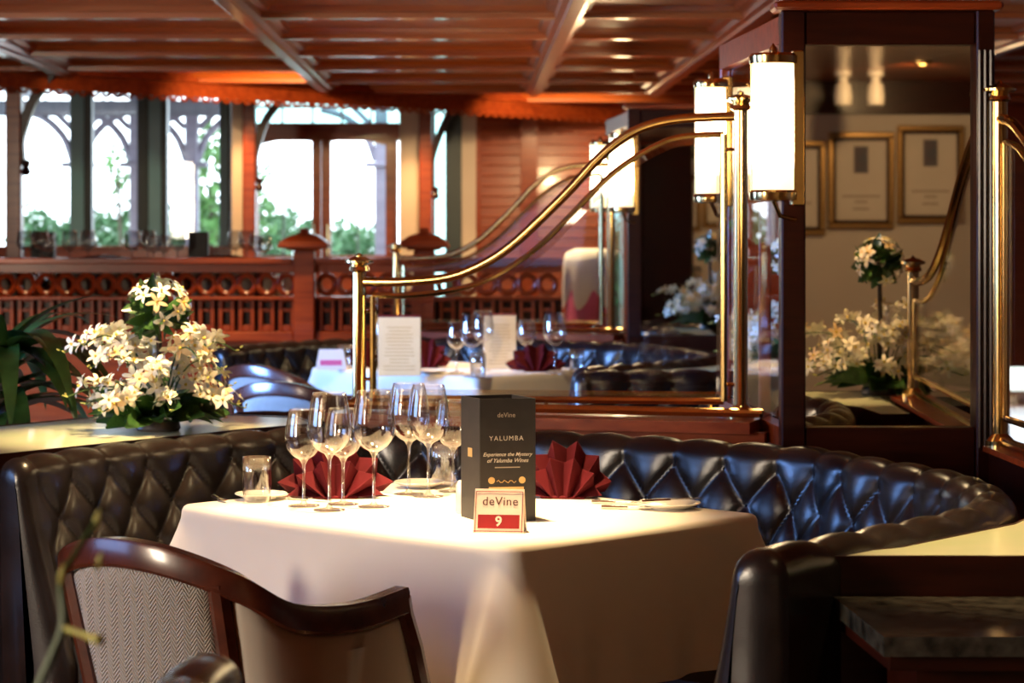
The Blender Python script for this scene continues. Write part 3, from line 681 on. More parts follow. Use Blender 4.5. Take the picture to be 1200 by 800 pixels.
def arrangement(loc, label, ball_h, ball_r, spread, seed, n_spray=17, per=8, high=.2):
    rnd = random.Random(seed)
    t = thing('flower_arrangement', label, 'flowers', loc, group='white orchid arrangements')
    def bloom(p, dirv, s_, peach=False):
        o = put('blossom', BL[1 if peach else 0], t, loc=p, rot=rot_to(dirv, rnd.uniform(0, 6)), sca=s_)
        put('heart', HEART, o)
    MB().lathe([(.001, 0), (.05, 0), (.06, .012), (.055, .03), (.001, .035)], (0,0,0), 16).build('bowl', 'pot', t, True, local=True)
    MB().tube([(0, 0, .03), (.004, .003, ball_h*.5), (0, 0, ball_h)], .0075, 8).build('topiary_stem', 'bark', t, True, local=True)
    # topiary ball
    bc = Vector((0, 0, ball_h))
    for i in range(46):
        v = Vector((rnd.gauss(0,1), rnd.gauss(0,1), rnd.gauss(0,1))).normalized()
        put('leaf', LEAFD if i % 3 else LEAF, t, loc=bc+v*ball_r*.25, rot=rot_y(v, rnd.uniform(0, 6)), sca=ball_r*rnd.uniform(.65, .95))
    for i in range(30):
        v = Vector((rnd.gauss(0,1), rnd.gauss(0,1), rnd.gauss(.5,1))).normalized()
        bloom(bc+v*ball_r*.95, v, rnd.uniform(.024, .032), i % 6 == 0)
    # leafy base
    for i in range(80):
        a = rnd.uniform(0, 2*math.pi); v = Vector((math.cos(a), math.sin(a), rnd.uniform(-.15, .2) if i % 3 == 0 else rnd.uniform(.05, 1.5))).normalized()
        put('leaf', LEAFD if i % 4 else LEAF, t, loc=Vector((math.cos(a), math.sin(a), 0))*rnd.uniform(.02, .10)+Vector((0, 0, .045)), rot=rot_y(v, rnd.uniform(-1, 1)), sca=rnd.uniform(.07, .14))
    # arching sprays with blossoms along them
    for i in range(n_spray):
        a = 2*math.pi*i/n_spray+rnd.uniform(-.15, .15); rr = spread*rnd.uniform(.65, 1.05); hh = high*rnd.uniform(.35, 1.15)
        if i % 3 == 0: hh = high*.18
        p0 = Vector((math.cos(a)*.03, math.sin(a)*.03, .05)); p3 = Vector((math.cos(a)*rr, math.sin(a)*rr, .04+hh*.8)); p1 = p0+Vector((math.cos(a)*rr*.25, math.sin(a)*rr*.25, hh*1.0+.04))
        cur = []
        for k in range(9):
            s_ = k/8; cur.append((1-s_)**2*p0+2*s_*(1-s_)*p1+s_*s_*p3)
        MB().tube(cur, .0022, 5).build('spray_stem', 'stem', t, True, local=True)
        for k in range(per):
            s_ = .30+.66*k/per; p = (1-s_)**2*p0+2*s_*(1-s_)*p1+s_*s_*p3
            v = Vector((rnd.gauss(0,.6)+math.cos(a)*.5, rnd.gauss(0,.6)+math.sin(a)*.5, rnd.uniform(0, 1))).normalized()
            bloom(p+v*rnd.uniform(.008, .028), v, rnd.uniform(.026, .036), rnd.random() < .08)
        for k in range(3):
            v = Vector((math.cos(a)+rnd.gauss(0,.4), math.sin(a)+rnd.gauss(0,.4), rnd.uniform(0, .8)))
            put('bud', BUD, t, loc=p3+v*.005*(k+.5), rot=rot_to(v), sca=.011)
    return t
flA = arrangement((-.93, 6.28, .809), 'white orchid arrangement with topiary ball on the left planter', .318, .088, .25, 3, 26, 9, .21)
flB = arrangement((1.20, 4.16, .794), 'white orchid arrangement on the right planter, mostly seen in the mirror', .44, .080, .29, 9, 24, 10, .27)
# ---------------------------------------------------------------- second booth behind: copies of the same furniture
index_kids()
b2 = copy_tree(b1, OFF, 'black tufted leather banquette around the rear table, shining blue')
copy_tree(pwall, OFF, 'low mahogany partition behind the rear banquette')
copy_tree(scr1, OFF, 'smaller curved brass screen behind the rear table')
copy_tree(mir1, OFF, 'dark framed mirror reflecting flowers behind the rear banquette')
copy_tree(sco1, OFF, 'smaller glowing cylinder lamp above the rear brass screen')
copy_tree(sco2, OFF, 'farthest cylinder lamp, half hidden behind the front screen post')
copy_tree(plB, OFF, 'pale-topped planter behind the right arm of the rear banquette')
copy_tree(flB, OFF, 'white orchid arrangement on the rear planter, behind the mirror frame')
banquette([(.26, 8.66, 0), (.6, 8.72, 0), (1.05, 8.78, 0)], 'low tufted banquette back in front of the rear planter', z_top=.83)
banquette([(PX(283, 7.15), 7.12, 0), (PX(352, 7.1), 7.16, 0), (PX(380, 7.1), 7.2, 0)], 'short leather banquette back behind the left planter', z_top=.80, amp=.008)
banquette([(-.365, 2.86, 0), (-.40, 2.50, 0), (-.43, 2.2, 0)], 'leather banquette end poking up at the bottom edge below the chair', z_top=.842, amp=.012)

# ---------------------------------------------------------------- tables
TF, TL, TB, TR = Vector((0, 4.46)), Vector((-.72, 5.15)), Vector((-.20, 5.67)), Vector((.52, 4.98))
def make_table(label):
    c = (TF+TB)/2
    t = thing('dining_table', label, 'table', (c.x, c.y, 0))
    q = [c+(p-c)*.97 for p in (TF, TR, TB, TL)]
    MB().prism([tuple(p) for p in q], .715, .744).build('tabletop', 'mahogany_h', t)
    MB().lathe([(.05, .03), (.045, .3), (.05, .6), (.09, .70), (.12, .715)], (c.x, c.y, 0), 16).build('pedestal', 'dark_mahogany', t, True)
    f = MB()
    for a in range(4):
        an = a*math.pi/2; f.beam((c.x, c.y, .04), (c.x+.3*math.cos(an), c.y+.3*math.sin(an), .025), .06, .05)
    f.build('foot', 'dark_mahogany', t)
    return t
tb1 = make_table('dining table under the white cloth in the front booth')
def make_cloth(label):
    c = (TF+TB)/2; cs = [TF, TR, TB, TL]; rnd = random.Random(4)
    # rounded outline sampled evenly
    out = []; rad = .035; per = 46
    for i in range(4):
        a, b, e = cs[i-1], cs[i], cs[(i+1) % 4]
        u, v = (a-b).normalized(), (e-b).normalized()
        p0, p1 = b+u*rad, b+v*rad
        for k in range(7):
            s_ = k/6; out.append(((1-s_)**2*p0+2*s_*(1-s_)*b+s_*s_*p1, 1.0-abs(s_-.5)*.5, i, 0))
        L_ = (e-b).length
        for k in range(1, per):
            s_ = k/per; q = b.lerp(e, s_); dd = min((q-b).length, (q-e).length)
            if dd > rad: out.append((q, max(0, .75-dd/.19) if dd < .19*.75 else 0, i, (q-b).length))
    n = len(out); rings = []
    nrm_ = []
    for i in range(n):
        t_ = (out[(i+1) % n][0]-out[i-1][0]).normalized(); nrm_.append(Vector((t_.y, -t_.x)))
    drops = [(-.10, 0), (-.02, 0), (-.006, .001), (.0, .005), (.004, .013), (.006, .03)]
    rings = []
    for off, dz in drops: rings.append([(*(out[i][0]+nrm_[i]*off if off > -.01 else c+(out[i][0]-c)*(1+off*1.6)), .7515-dz) for i in range(n)])
    for j in range(1, 13):
        f = j/12; dz = .03+f*.27; rg = []
        for i in range(n):
            q, cw, side, s_ = out[i]
            fold = .011*math.sin(s_*21+side*1.7)*math.sin(s_*3.0+.4)+.006*math.sin(s_*47+side)
            o = .006+.018*f+(fold*f**1.1)*(1-min(1, cw))+cw*(.135*f**1.15)
            rg.append((*(q+nrm_[i]*o), .7515-dz-cw*.025*f))
        rings.append(rg)
    m = MB(); m.loft(rings); m.add(rings[0], [tuple(range(n))])
    return tag(m.build('tablecloth', 'cloth', None, 'all'), label, 'tablecloth')
cl1 = make_cloth('white cloth draped over the front table with number card')
TZ = .7515
index_kids()
copy_tree(tb1, OFF, 'dining table under the white cloth in the rear booth')
copy_tree(cl1, OFF, 'white cloth draped over the rear table seen through the screen')

# ---------------------------------------------------------------- tub chair
def make_chair(loc, rz, label):
    t = thing('tub_chair', label, 'chair', loc, rz, group='tub chairs')
    ctl = [(-.275, .20, .0), (-.275, .06, 0), (-.255, -.08, 0), (-.215, -.165, 0), (-.11, -.215, 0), (0, -.23, 0), (.11, -.215, 0), (.215, -.165, 0), (.255, -.08, 0), (.275, .06, 0), (.275, .20, 0)]
    hts = [.694, .682, .698, .754, .793, .805, .793, .754, .698, .682, .694]
    pl = spline([Vector((x, y, h)) for (x, y, _), h in zip(ctl, hts)], 6); n = len(pl)
    def fr(i):
        t_ = pl[min(i+1, n-1)]-pl[max(i-1, 0)]; t_.z = 0; t_.normalize(); return Vector((t_.y, -t_.x, 0))   # outward
    rg = []
    for i, p in enumerate(pl):
        o = fr(i); f = .018
        rg.append([p+o*f*.8, p+o*f+Vector((0,0,-.008)), p+o*f+Vector((0,0,-.044)), p+o*f*.7+Vector((0,0,-.050)), p-o*f*.7+Vector((0,0,-.050)), p-o*f+Vector((0,0,-.044)), p-o*f+Vector((0,0,-.008)), p-o*f*.8])
    MB().loft(rg, caps=True).build('top_rail', 'chair_wood', t, True, local=True)
    def sh(p, z):                                   # recline of the back, spread of the front
        k = max(0, (.75-z)/.42); y = p.y*(1-.55*k) if p.y < 0 else p.y+p.y/.2*.075*max(0, min(1, (.68-z)/.2))
        return Vector((p.x*(1-.10*k), y, 0))
    def panel(i0, i1, name, m):
        g = []
        for i in range(i0, i1+1):
            p = pl[i]; o = fr(i); a = .013; e = min(1, min(i-i0, i1-i)/2.0); col = []
            for z, k in ((.33, 1), (.36, 1), (.5, 1), (.6, 1), (p.z-.083, 1), (p.z-.058, .9), (p.z-.050, .35)): col.append(sh(p, z)+o*(a*(.4+.6*e)*k+.002)+Vector((0,0,z)))
            for z, k in ((p.z-.050, .35), (p.z-.058, .9), (.6, 1), (.5, 1), (.33, 1)): col.append(sh(p, z)-o*(a*1.6*k+.002)+Vector((0,0,z)))
            g.append(col)
        MB().loft(g, caps=True).build(name, m, t, 'all', local=True)
    panel(21, 39, 'back_panel', 'fabric'); panel(1, 19, 'side_panel', 'fabric_plain'); panel(41, 59, 'side_panel', 'fabric_plain')
    for i in (20, 40):
        p = pl[i]; o = fr(i)
        MB().tube([p-Vector((0,0,.03))]+[sh(p, z)+o*.004+Vector((0,0,z)) for z in (.62, .5, .34)]+[sh(p, .34)*1.1], [.021, .021, .021, .021, .015], 8).build('rear_leg', 'chair_wood', t, True, local=True)
    for i, s_ in ((0, -1), (60, 1)):
        p = pl[i]
        MB().tube([p-Vector((0,.004,.02)), p+Vector((0,.004,-.05)), Vector((s_*.272, .235, .58)), Vector((s_*.262, .278, .48)), Vector((s_*.25, .275, .36)), Vector((s_*.24, .27, 0))], [.019, .018, .018, .018, .018, .014], 8).build('front_leg', 'chair_wood', t, True, local=True)
    o = [(-.24, .27), (.24, .27), (.20, .0), (.15, -.10), (.06, -.14), (-.06, -.14), (-.15, -.10), (-.20, .0)]
    MB().prism(o, .29, .345).build('seat_frame', 'chair_wood', t, False, local=True)
    rg = [[(x*k, y*k, z) for x, y in o] for k, z in ((.95, .345), (.98, .37), (.97, .41), (.90, .435))]
    MB().loft(rg, caps=True).build('seat', 'fabric_plain', t, True, local=True)
    return t
ch1 = make_chair((-.54, 4.36, 0), R(-37), 'pale herringbone tub chair with dark wood rail in the foreground')
index_kids()
copy_tree(ch1, loc=(-.88, 9.60, 0), rz=R(-40), label='rear tub chair nearer the white table, wood rail higher')
copy_tree(ch1, loc=(-.72, 8.60, 0), rz=R(-28), label='rear tub chair beside the flowers, lower wood rail')
for px in (-12, 128, 264):
    copy_tree(ch1, loc=(PX(px, 12.38), 12.38, .40), rz=R(3), label={-12: 'tub chair behind the balustrade at the far left edge', 128: 'tub chair behind the balustrade below the middle window', 264: 'tub chair behind the balustrade left of the double doors'}[px])

# ---------------------------------------------------------------- things on the front table
def at(px, py): d = (CAMH-TZ)*F/(py-HZ); return Vector((PX(px, d), d, TZ))
p = at(356, 593); stemglass(G_MED, p.x, p.y, TZ, 'smaller wine glass farthest left, beside the water tumbler', 'glasses on the front table')
p = at(386, 598); stemglass(G_BIG, p.x, p.y, TZ, 'large wine glass, second from left before the left napkin', 'glasses on the front table')
p = at(402, 591); stemglass(G_MED, p.x, p.y, TZ, 'smaller wine glass overlapping the large one before the left napkin', 'glasses on the front table')
p = at(438, 594); stemglass(G_BIG, p.x, p.y, TZ, 'large wine glass at the right end of the left napkin', 'glasses on the front table')
p = at(479, 579); stemglass(G_BIG, p.x, p.y, TZ, 'large wine glass at the left of the middle trio', 'glasses on the front table')
p = at(502, 582); stemglass(G_BIG, p.x, p.y, TZ, 'large wine glass in the centre of the middle trio', 'glasses on the front table')
p = at(531, 576); stemglass(G_MED, p.x, p.y, TZ, 'smaller wine glass just left of the black menu', 'glasses on the front table')
p = at(301, 588); tag(put('water_tumbler', T_MESH, loc=p), 'stemless water tumbler near the left corner of the front table', 'tumbler', 'water tumblers')
p = at(521, 569); tag(put('water_tumbler', T_MESH, loc=p), 'stemless water tumbler behind the middle wine glasses', 'tumbler', 'water tumblers')
# folded napkin fans
def napkin(loc, wd, ht, label, rz=0, seed=1):
    t = thing('napkin', label, 'napkin', loc, rz, group='folded red napkins')
    for layer, (sc_, y0, ph_) in enumerate(((.80, -.022, 0), (1.0, .012, .5))):
        n = 5+layer; vs = []; fs = []; L_ = []
        for i in range(2*n+1):
            a = math.pi*(1-i/(2*n)); a = max(.05, min(math.pi-.05, a))
            ridge = (i+(layer)) % 2 == 0
            rr = (1.0 if ridge else .80)*sc_
            x = math.cos(a)*wd/2*rr; z = math.sin(a)*ht*rr*(1.0 if layer else .92)+.004
            L_.append(((x, y0+(.0 if ridge else .036)-.02*math.sin(a)*(1-layer), z), (math.cos(a)*.03, y0-(.012 if ridge else -.004), .004)))
        for (tip, base) in L_:
            vs += [base, tip, (base[0], base[1]+.004, base[2]), (tip[0], tip[1]+.004, tip[2])]
        for i in range(2*n):
            b = i*4; fs += [(b, b+4, b+5, b+1), (b+2, b+3, b+7, b+6), (b+1, b+5, b+7, b+3)]
        MB().add(vs, fs).build('pleated_fan', 'napkin', t, False, local=True)
    MB().bbox(-.05, .05, -.03, .035, 0, .007, .003).build('folded_base', 'napkin', t, False, local=True)
    return t
p = at(393, 583); np1 = napkin((p.x, p.y, TZ), .265, .115, 'dark red napkin fan behind the left wine glasses', R(4))
p = at(661, 583); np2 = napkin((p.x, p.y, TZ), .215, .125, 'dark red napkin fan right of the black menu', R(-8))
# plates and cutlery
def plate(loc, r, label, knife=True, rz=0):
    t = thing('side_plate', label, 'plate', loc, rz, group='side plates')
    MB().lathe([(.001, 0), (r*.55, 0), (r*.6, .003), (r*.97, .012), (r, .0135), (r*.97, .015), (r*.62, .006), (.001, .005)], (0,0,0), 28).build('dish', 'china', t, True, local=True)
    return t
def cutlery(a, b, label, cat='knife', z=TZ, fat=.009):
    a, b = Vector(a), Vector(b); c = (a+b)/2
    t = thing('table_'+cat, label, cat, (c.x, c.y, min(a.z, b.z)), group='cutlery')
    h = a.lerp(b, .48); hm = MB(); hm.tube([a, a.lerp(h, .2), h], [.0045, .005, .0035], 6); hm.build('handle', 'silver', t, True)
    m = MB(); d_ = (b-h).normalized(); s_ = d_.cross(up)*fat
    m.loft([[h-s_*.4, h+s_*.4, h+s_*.4+up*.002, h-s_*.4+up*.002], [h.lerp(b, .6)-s_, h.lerp(b, .6)+s_*.8, h.lerp(b, .6)+s_*.8+up*.002, h.lerp(b, .6)-s_+up*.002], [b-s_*.3, b+s_*.3, b+s_*.3+up*.001, b-s_*.3+up*.001]], caps=True)
    m.build('blade' if cat == 'knife' else 'bowl' if cat == 'spoon' else 'tines', 'silver', t)
    return t
p = at(784, 596); pl1 = plate(p, .068, 'white side plate near the right corner of the front table')
cutlery(p+Vector((-.06, -.02, .018)), p+Vector((.07, .025, .019)), 'butter knife lying across the right side plate')
q = at(735, 591); cutlery(q+Vector((-.075, .02, .004)), q+Vector((.03, -.01, .004)), 'fork lying left of the right side plate', 'fork')
q = at(752, 596); cutlery(q+Vector((-.085, .0, .004)), q+Vector((.03, -.02, .004)), 'spoon lying before the right side plate', 'spoon')
p = at(322, 585); plate(p+Vector((-.03, .0, 0)), .058, 'white side plate behind the left tumbler')
cutlery(p+Vector((.03, -.0, .004)), p+Vector((.13, -.06, .004)), 'knife lying right of the left tumbler')
cutlery(p+Vector((-.14, .03, .004)), p+Vector((-.10, -.07, .004)), 'spoon lying left of the left tumbler', 'spoon')
q = at(492, 571); plate(q, .060, 'white side plate at the back corner behind the wine glasses')
# salt pot
q = at(547, 601)
t = thing('salt_pot', 'small white salt pot half hidden left of the black menu', 'salt pot', q)
MB().lathe([(.001, 0), (.021, 0), (.023, .004), (.023, .058), (.018, .068), (.001, .072)], q, 20).build('body', 'china', t, True)
MB().lathe([(.001, .0715), (.006, .072), (.006, .075), (.001, .076)], q, 8).build('cap', 'silver', t, True)
# text helper
def text(body, size, mtl, parent, mtx, name='lettering', shear=0, spacing=1.0, bold=0):
    cu = bpy.data.curves.new('t', 'FONT'); cu.body = body; cu.size = size; cu.align_x = 'CENTER'; cu.align_y = 'CENTER'
    cu.shear = shear; cu.space_character = spacing; cu.extrude = .0001; cu.offset = bold; cu.resolution_u = 3
    o = bpy.data.objects.new('t', cu); C.objects.link(o)
    dg = bpy.context.evaluated_depsgraph_get(); me = bpy.data.meshes.new_from_object(o.evaluated_get(dg))
    bpy.data.objects.remove(o); me.materials.clear(); me.materials.append(M[mtl])
    r = put(name, me, parent); r.matrix_local = mtx; return r
def frame(o, x, y):                                 # local plane: origin, right, up
    x = Vector(x).normalized(); y = Vector(y); y = (y-x*y.dot(x)).normalized(); z = x.cross(y)
    return Matrix(((x.x, y.x, z.x, o[0]), (x.y, y.y, z.y, o[1]), (x.z, y.z, z.z, o[2]), (0, 0, 0, 1)))
# black menu: a folded card standing as a three-sided sleeve
d0 = 4.84
A = Vector((PX(563, d0), d0, 0)); B = Vector((PX(627, d0+.02), d0+.02, 0)); Cc = Vector((PX(541, 4.93), 4.93, 0)); Dd = Vector((PX(600, 4.97), 4.97, 0))
mh = .249
t = thing('menu_stand', 'tall black folded menu with gold and white lettering', 'menu', (A.x, A.y, TZ)); base = Vector((A.x, A.y, TZ))
def card(a, b, name, m='menu_black'):
    a, b = a-Vector((A.x, A.y, 0)), b-Vector((A.x, A.y, 0)); n_ = Vector((b-a).cross(up)).normalized()*.0012
    return MB().add([a-n_, b-n_, b-n_+up*mh, a-n_+up*mh, a+n_, b+n_, b+n_+up*mh, a+n_+up*mh], [(0,1,2,3), (5,4,7,6), (0,4,5,1), (3,2,6,7), (0,3,7,4), (1,5,6,2)]).build(name, m, t, False, local=True)
fp = card(A, B, 'front_panel'); sp = card(A, Cc, 'side_panel'); card(Cc, Dd, 'back_panel'); card(B, Dd, 'side_panel')
ex = (B-A).normalized(); en = Vector((ex.y, -ex.x, 0)); wd = (B-A).length
def onfront(u, v): return ex*wd*u+up*mh*v+en*.0022
def mf(u, v): return frame(onfront(u, v), ex, up)
text('deVine', .0135, 'print_grey', fp, mf(.47, .865)); text('YALUMBA', .0135, 'print_white', fp, mf(.47, .675), spacing=1.25)
text('Experience the Mystery', .0105, 'print_white', fp, mf(.49, .545), shear=.35, bold=.0001); text('of Yalumba Wines', .0115, 'print_white', fp, mf(.49, .495), shear=.35, bold=.0001)
MB().box(-.026, .026, -.0011, .0011, -.0002, .0002).build('printed_line', 'print_grey', fp, False, local=True).matrix_local = mf(.49, .44)
MB().tube([(-.02+.004*i, .003*math.sin(i*1.9), 0) for i in range(11)], .0008, 5).build('gold_flourish', 'print_gold', fp, False, local=True).matrix_local = mf(.47, .325)
for u in (.20, .76): MB().lathe([(.001, -.0004), (.007, -.0003), (.007, .0003), (.001, .0004)], (0,0,0), 12).build('gold_ornament', 'print_gold', fp, False, local=True).matrix_local = mf(u, .335)
MB().box(-.036, .036, -.004, .004, -.0002, .0002).build('gold_band', 'print_gold', fp, False, local=True).matrix_local = mf(.47, .265)
es = (A-Cc).normalized(); esn = Vector((es.y, -es.x, 0))
MB().box(-.011, .011, -.009, .009, -.0002, .0002).build('gold_label', 'print_gold', sp, False, local=True).matrix_local = frame((Cc-A)*.5+esn*.0022+up*mh*.55, es, up)
# table number tent card
d0 = (CAMH-TZ)*F/(624-HZ)
a = Vector((PX(554, d0), d0, 0)); b = Vector((PX(613.5, d0-.012), d0-.012, 0)); c = (a+b)/2
t = thing('table_number_card', 'folded cream number card with red band reading 9', 'sign', (c.x, c.y, TZ))
ex = (b-a).normalized(); en = Vector((ex.y, -ex.x, 0)); hw = (b-a).length/2; th = .083; lean = .026
def slab(o0, o1, h, name, m):
    vs = []
    for s_ in (0, .0016):
        for q in (-ex*hw+o0, ex*hw+o0, ex*hw*.97+o1+up*h, -ex*hw*.97+o1+up*h): vs.append(q-en*s_)
    return MB().add(vs, [(0,1,2,3), (5,4,7,6), (0,4,5,1), (3,2,6,7), (0,3,7,4), (1,5,6,2)]).build(name, m, t, False, local=True)
ff = slab(Vector((0,0,0)), -en*lean, th, 'front_leaf', 'card'); slab(-en*lean*2.1, -en*(lean+.001), th, 'back_leaf', 'card')
upv = (-en*lean+up*th).normalized(); nf = ex.cross(upv)
def ms(u, v): return frame(ex*hw*2*(u-.5)+upv*v+nf*.0006, ex, upv)
text('deVine', .0245, 'print_dark', ff, ms(.52, .062), spacing=1.05)
MB().box(-hw*.82, hw*.82, -.0135, .0135, -.0002, .0002).build('red_band', 'card_red', ff, False, local=True).matrix_local = ms(.5, .0225)
text('9', .027, 'card', ff, frame(ex*0+upv*.0222+nf*.0014, ex, upv), bold=.0007)
for (u0, v0, u1, v1) in ((.5, .0035, hw*.97, .0006), (.5, th*.985, hw*.93, .0006)):
    MB().box(-u1, u1, -v1, v1, -.0002, .0002).build('border_line', 'card_red', ff, False, local=True).matrix_local = ms(u0, v0)
for u0 in (.04, .96): MB().box(-.0006, .0006, -th*.49, th*.49, -.0002, .0002).build('border_line', 'card_red', ff, False, local=True).matrix_local = ms(u0, th*.5)
TOL = True
# ---------------------------------------------------------------- things on the rear table
RZ_ = TZ
def rear(px, d): return Vector((PX(px, d), d, RZ_))
for px, d, me, lab in ((535, 9.75, G_MED, 'wine glass left of the pair on the rear table'), (553, 9.5, G_BIG, 'tallest wine glass on the rear table, centre of its group'), (566, 9.9, G_BIG, 'wine glass behind the tallest one on the rear table'), (617, 10.0, G_MED, 'wine glass right of the upright rear menu'), (650, 9.66, G_BIG, 'wine glass farthest right on the rear table before the blue leather'), (447, 10.05, G_MED, 'wine glass behind the left rear menu, nearest the brass post'), (470, 10.1, G_MED, 'wine glass rising behind the left rear menu, right one')):
    stemglass(me, *rear(px, d), lab, 'glasses on the rear table')
for px, d, lab in ((560, 9.45, 'small tumbler before the rear wine glasses'), (404, 10.1, 'small tumbler at the left corner of the rear table'), (676, 9.72, 'small tumbler at the right end of the rear table')):
    tag(put('water_tumbler', T_MESH, loc=rear(px, d)), lab, 'tumbler', 'water tumblers')
def menu_card(loc, wd, ht, rz, label):
    t = thing('menu_card', label, 'menu', loc, rz, group='cream menus on the rear table')
    f = MB().bbox(-wd/2, wd/2, -.004, .0, 0, ht, .001).build('page', 'menu_paper', t, False, local=True)
    MB().add([(-wd/2, .001, 0), (wd/2, .001, 0), (wd/2, .001, ht), (-wd/2, .001, ht), (-wd/2, .055, 0), (wd/2, .055, 0), (wd/2, .004, ht), (-wd/2, .004, ht)], [(0,1,2,3), (5,4,7,6), (0,4,5,1), (3,2,6,7), (0,3,7,4), (1,5,6,2)]).build('back', 'menu_spine', t, False, local=True)
    MB().bbox(-wd/2-.002, wd/2+.002, -.006, .008, ht, ht+.008, .002).build('binding', 'menu_spine', t, False, local=True)
    m = MB(); rnd = random.Random(2)
    for i in range(13):
        l_ = wd*rnd.uniform(.22, .38); z = ht*(.10+.06*i); m.box(-l_, l_, -.0046, -.0041, z, z+.0035)
    tag(m.build('printed_lines', 'print_gold', f, False, local=True), kind='stuff')
p = rear(468, 9.55); mc1 = menu_card((p.x, p.y, RZ_), .17, .235, R(0), 'cream printed menu standing at the left of the rear table')
p = rear(586, 10.0); menu_card((p.x, p.y, RZ_), .135, .225, R(6), 'cream printed menu standing at the middle of the rear table')
index_kids()
copy_tree(np1, loc=rear(628, 9.85), rz=0, label='dark red napkin fan at the right of the rear table')
copy_tree(np2, loc=rear(500, 10.1), rz=0, label='dark red napkin fan behind the left rear menu')
copy_tree(np2, loc=rear(432, 10.15), rz=0, label='dark red napkin fan behind the brass screen post')
copy_tree(pl1, loc=rear(505, 9.7), label='white side plate on the rear table')
# small white sign on the rear table
p = rear(388, 9.98)
t = thing('table_number_card', 'white tent card with lilac band at the left of the rear table', 'sign', p)
MB().xz([(-.065, 0), (.065, 0), (.05, .085), (-.05, .085)], -.003, 0).build('front_leaf', 'china', t, False, local=True)
MB().box(-.045, .045, -.0045, -.003, .018, .040).build('band', 'pink_cloth', t, False, local=True)
MB().add([(-.065, .05, 0), (.065, .05, 0), (.05, .002, .085), (-.05, .002, .085), (-.065, .053, 0), (.065, .053, 0), (.05, .005, .085), (-.05, .005, .085)], [(0,1,2,3), (5,4,7,6), (0,4,5,1), (3,2,6,7), (0,3,7,4), (1,5,6,2)]).build('back_leaf', 'china', t, False, local=True)

# ---------------------------------------------------------------- leafy house plant at the left edge
def strap_leaf(L_, wd, droop, m_):
    m = MB(); n = 12; vs = []
    for i in range(n+1):
        t = i/n; a = t*droop; w_ = wd*min(1, t/.3+.3)*(1-t**2.0)**.85+.001
        y = L_*(math.sin(a)/max(.01, droop)); z = L_*((math.cos(a)-1)/max(.01, droop))
        for s_ in (-.5, 0, .5): vs.append((s_*w_, y, z+abs(s_)*w_*.45))
    fs = [(i*3+j, i*3+j+1, i*3+j+4, i*3+j+3) for i in range(n) for j in range(2)]
    return m.add(vs, fs).mesh(m_, 'all')
t = thing('potted_dracaena', 'dark green strap-leaved house plant at the left edge beside the flowers', 'plant', (-1.47, 6.86, 0))
MB().lathe([(.001, 0), (.12, 0), (.16, .05), (.18, .55), (.19, .58), (.17, .59), (.16, .56), (.001, .55)], (0,0,0), 20).build('pot', 'pot', t, True, local=True)
MB().tube([(0,0,.5), (.02,.0,.75), (.01,.01,1.0)], .022, 8).build('trunk', 'bark', t, True, local=True)
rnd = random.Random(12)
LM = [strap_leaf(.46, .085, 1.7, 'dark_leaf'), strap_leaf(.42, .075, 1.3, 'dark_leaf'), strap_leaf(.50, .085, 2.1, 'dark_leaf'), strap_leaf(.42, .05, .9, 'dark_leaf')]
for i in range(40):
    a = i*2.399; el = rnd.uniform(.1, 1.2); v = Vector((math.cos(a)*math.cos(el), math.sin(a)*math.cos(el), math.sin(el)))
    q = v.to_track_quat('Y', 'Z').to_euler()
    put('leaf', LM[i % 4], t, loc=(math.cos(a)*.015, math.sin(a)*.015, .80+.22*(i/40)), rot=q, sca=rnd.uniform(.8, 1.05))
for az, el, k, s_ in ((-.25, .95, 3, .9), (-.5, .55, 0, 1.0), (-.9, .75, 2, 1.05), (-.7, .3, 0, .95), (-1.3, .5, 2, .9)):
    v = Vector((math.cos(az)*math.cos(el), math.sin(az)*math.cos(el), math.sin(el)))
    put('leaf', LM[k], t, loc=(.01, 0, .98), rot=v.to_track_quat('Y', 'Z').to_euler(), sca=s_)
# blurred twig in the left foreground
t = thing('foreground_twig', 'blurred green budding twig close to the viewer at lower left', 'plant', P(45, 830, 2.1))
pts = spline([P(30, 840, 2.1), P(60, 770, 2.1), P(74, 730, 2.1), P(72, 680, 2.12), P(88, 650, 2.14), P(112, 612, 2.16)], 6)
MB().tube(pts, [.005-.003*i/(len(pts)-1) for i in range(len(pts))], 6).build('stem', 'stem', t, True)
MB().tube([P(74, 735, 2.1), P(95, 742, 2.08), P(118, 750, 2.06)], [.003, .0025, .005], 6).build('side_shoot', 'bud', t, True)
for q in (P(72, 675, 2.1), P(113, 610, 2.16), P(116, 660, 2.14)): put('bud', BUD, t, loc=q-Vector(W[t.name]), rot=(.4, .3, 0), sca=(.013, .013, .022))

# ---------------------------------------------------------------- marble console in the right foreground
t = thing('console', 'dark marble-topped console before the right planter', 'console', (.95, 3.75, 0))
z = .735
MB().prism([(PX(977, 3.97), 3.97), (PX(1036, 3.58), 3.58), (1.5, 3.58), (1.5, 3.97)], z-.03, z).build('marble_top', 'marble', t)
MB().prism([(PX(985, 3.965), 3.965), (PX(1043, 3.60), 3.60), (1.49, 3.60), (1.49, 3.965)], z-.055, z-.03).build('moulding', 'dark_mahogany', t)
MB().prism([(.62, 3.95), (.62, 3.66), (1.45, 3.66), (1.45, 3.95)], 0, z-.055).build('cabinet', 'dark_mahogany', t)
for x in (.66, 1.06): MB().bbox(x, x+.34, 3.645, 3.66, .1, z-.09, .004).build('door', 'dark_mahogany', t)

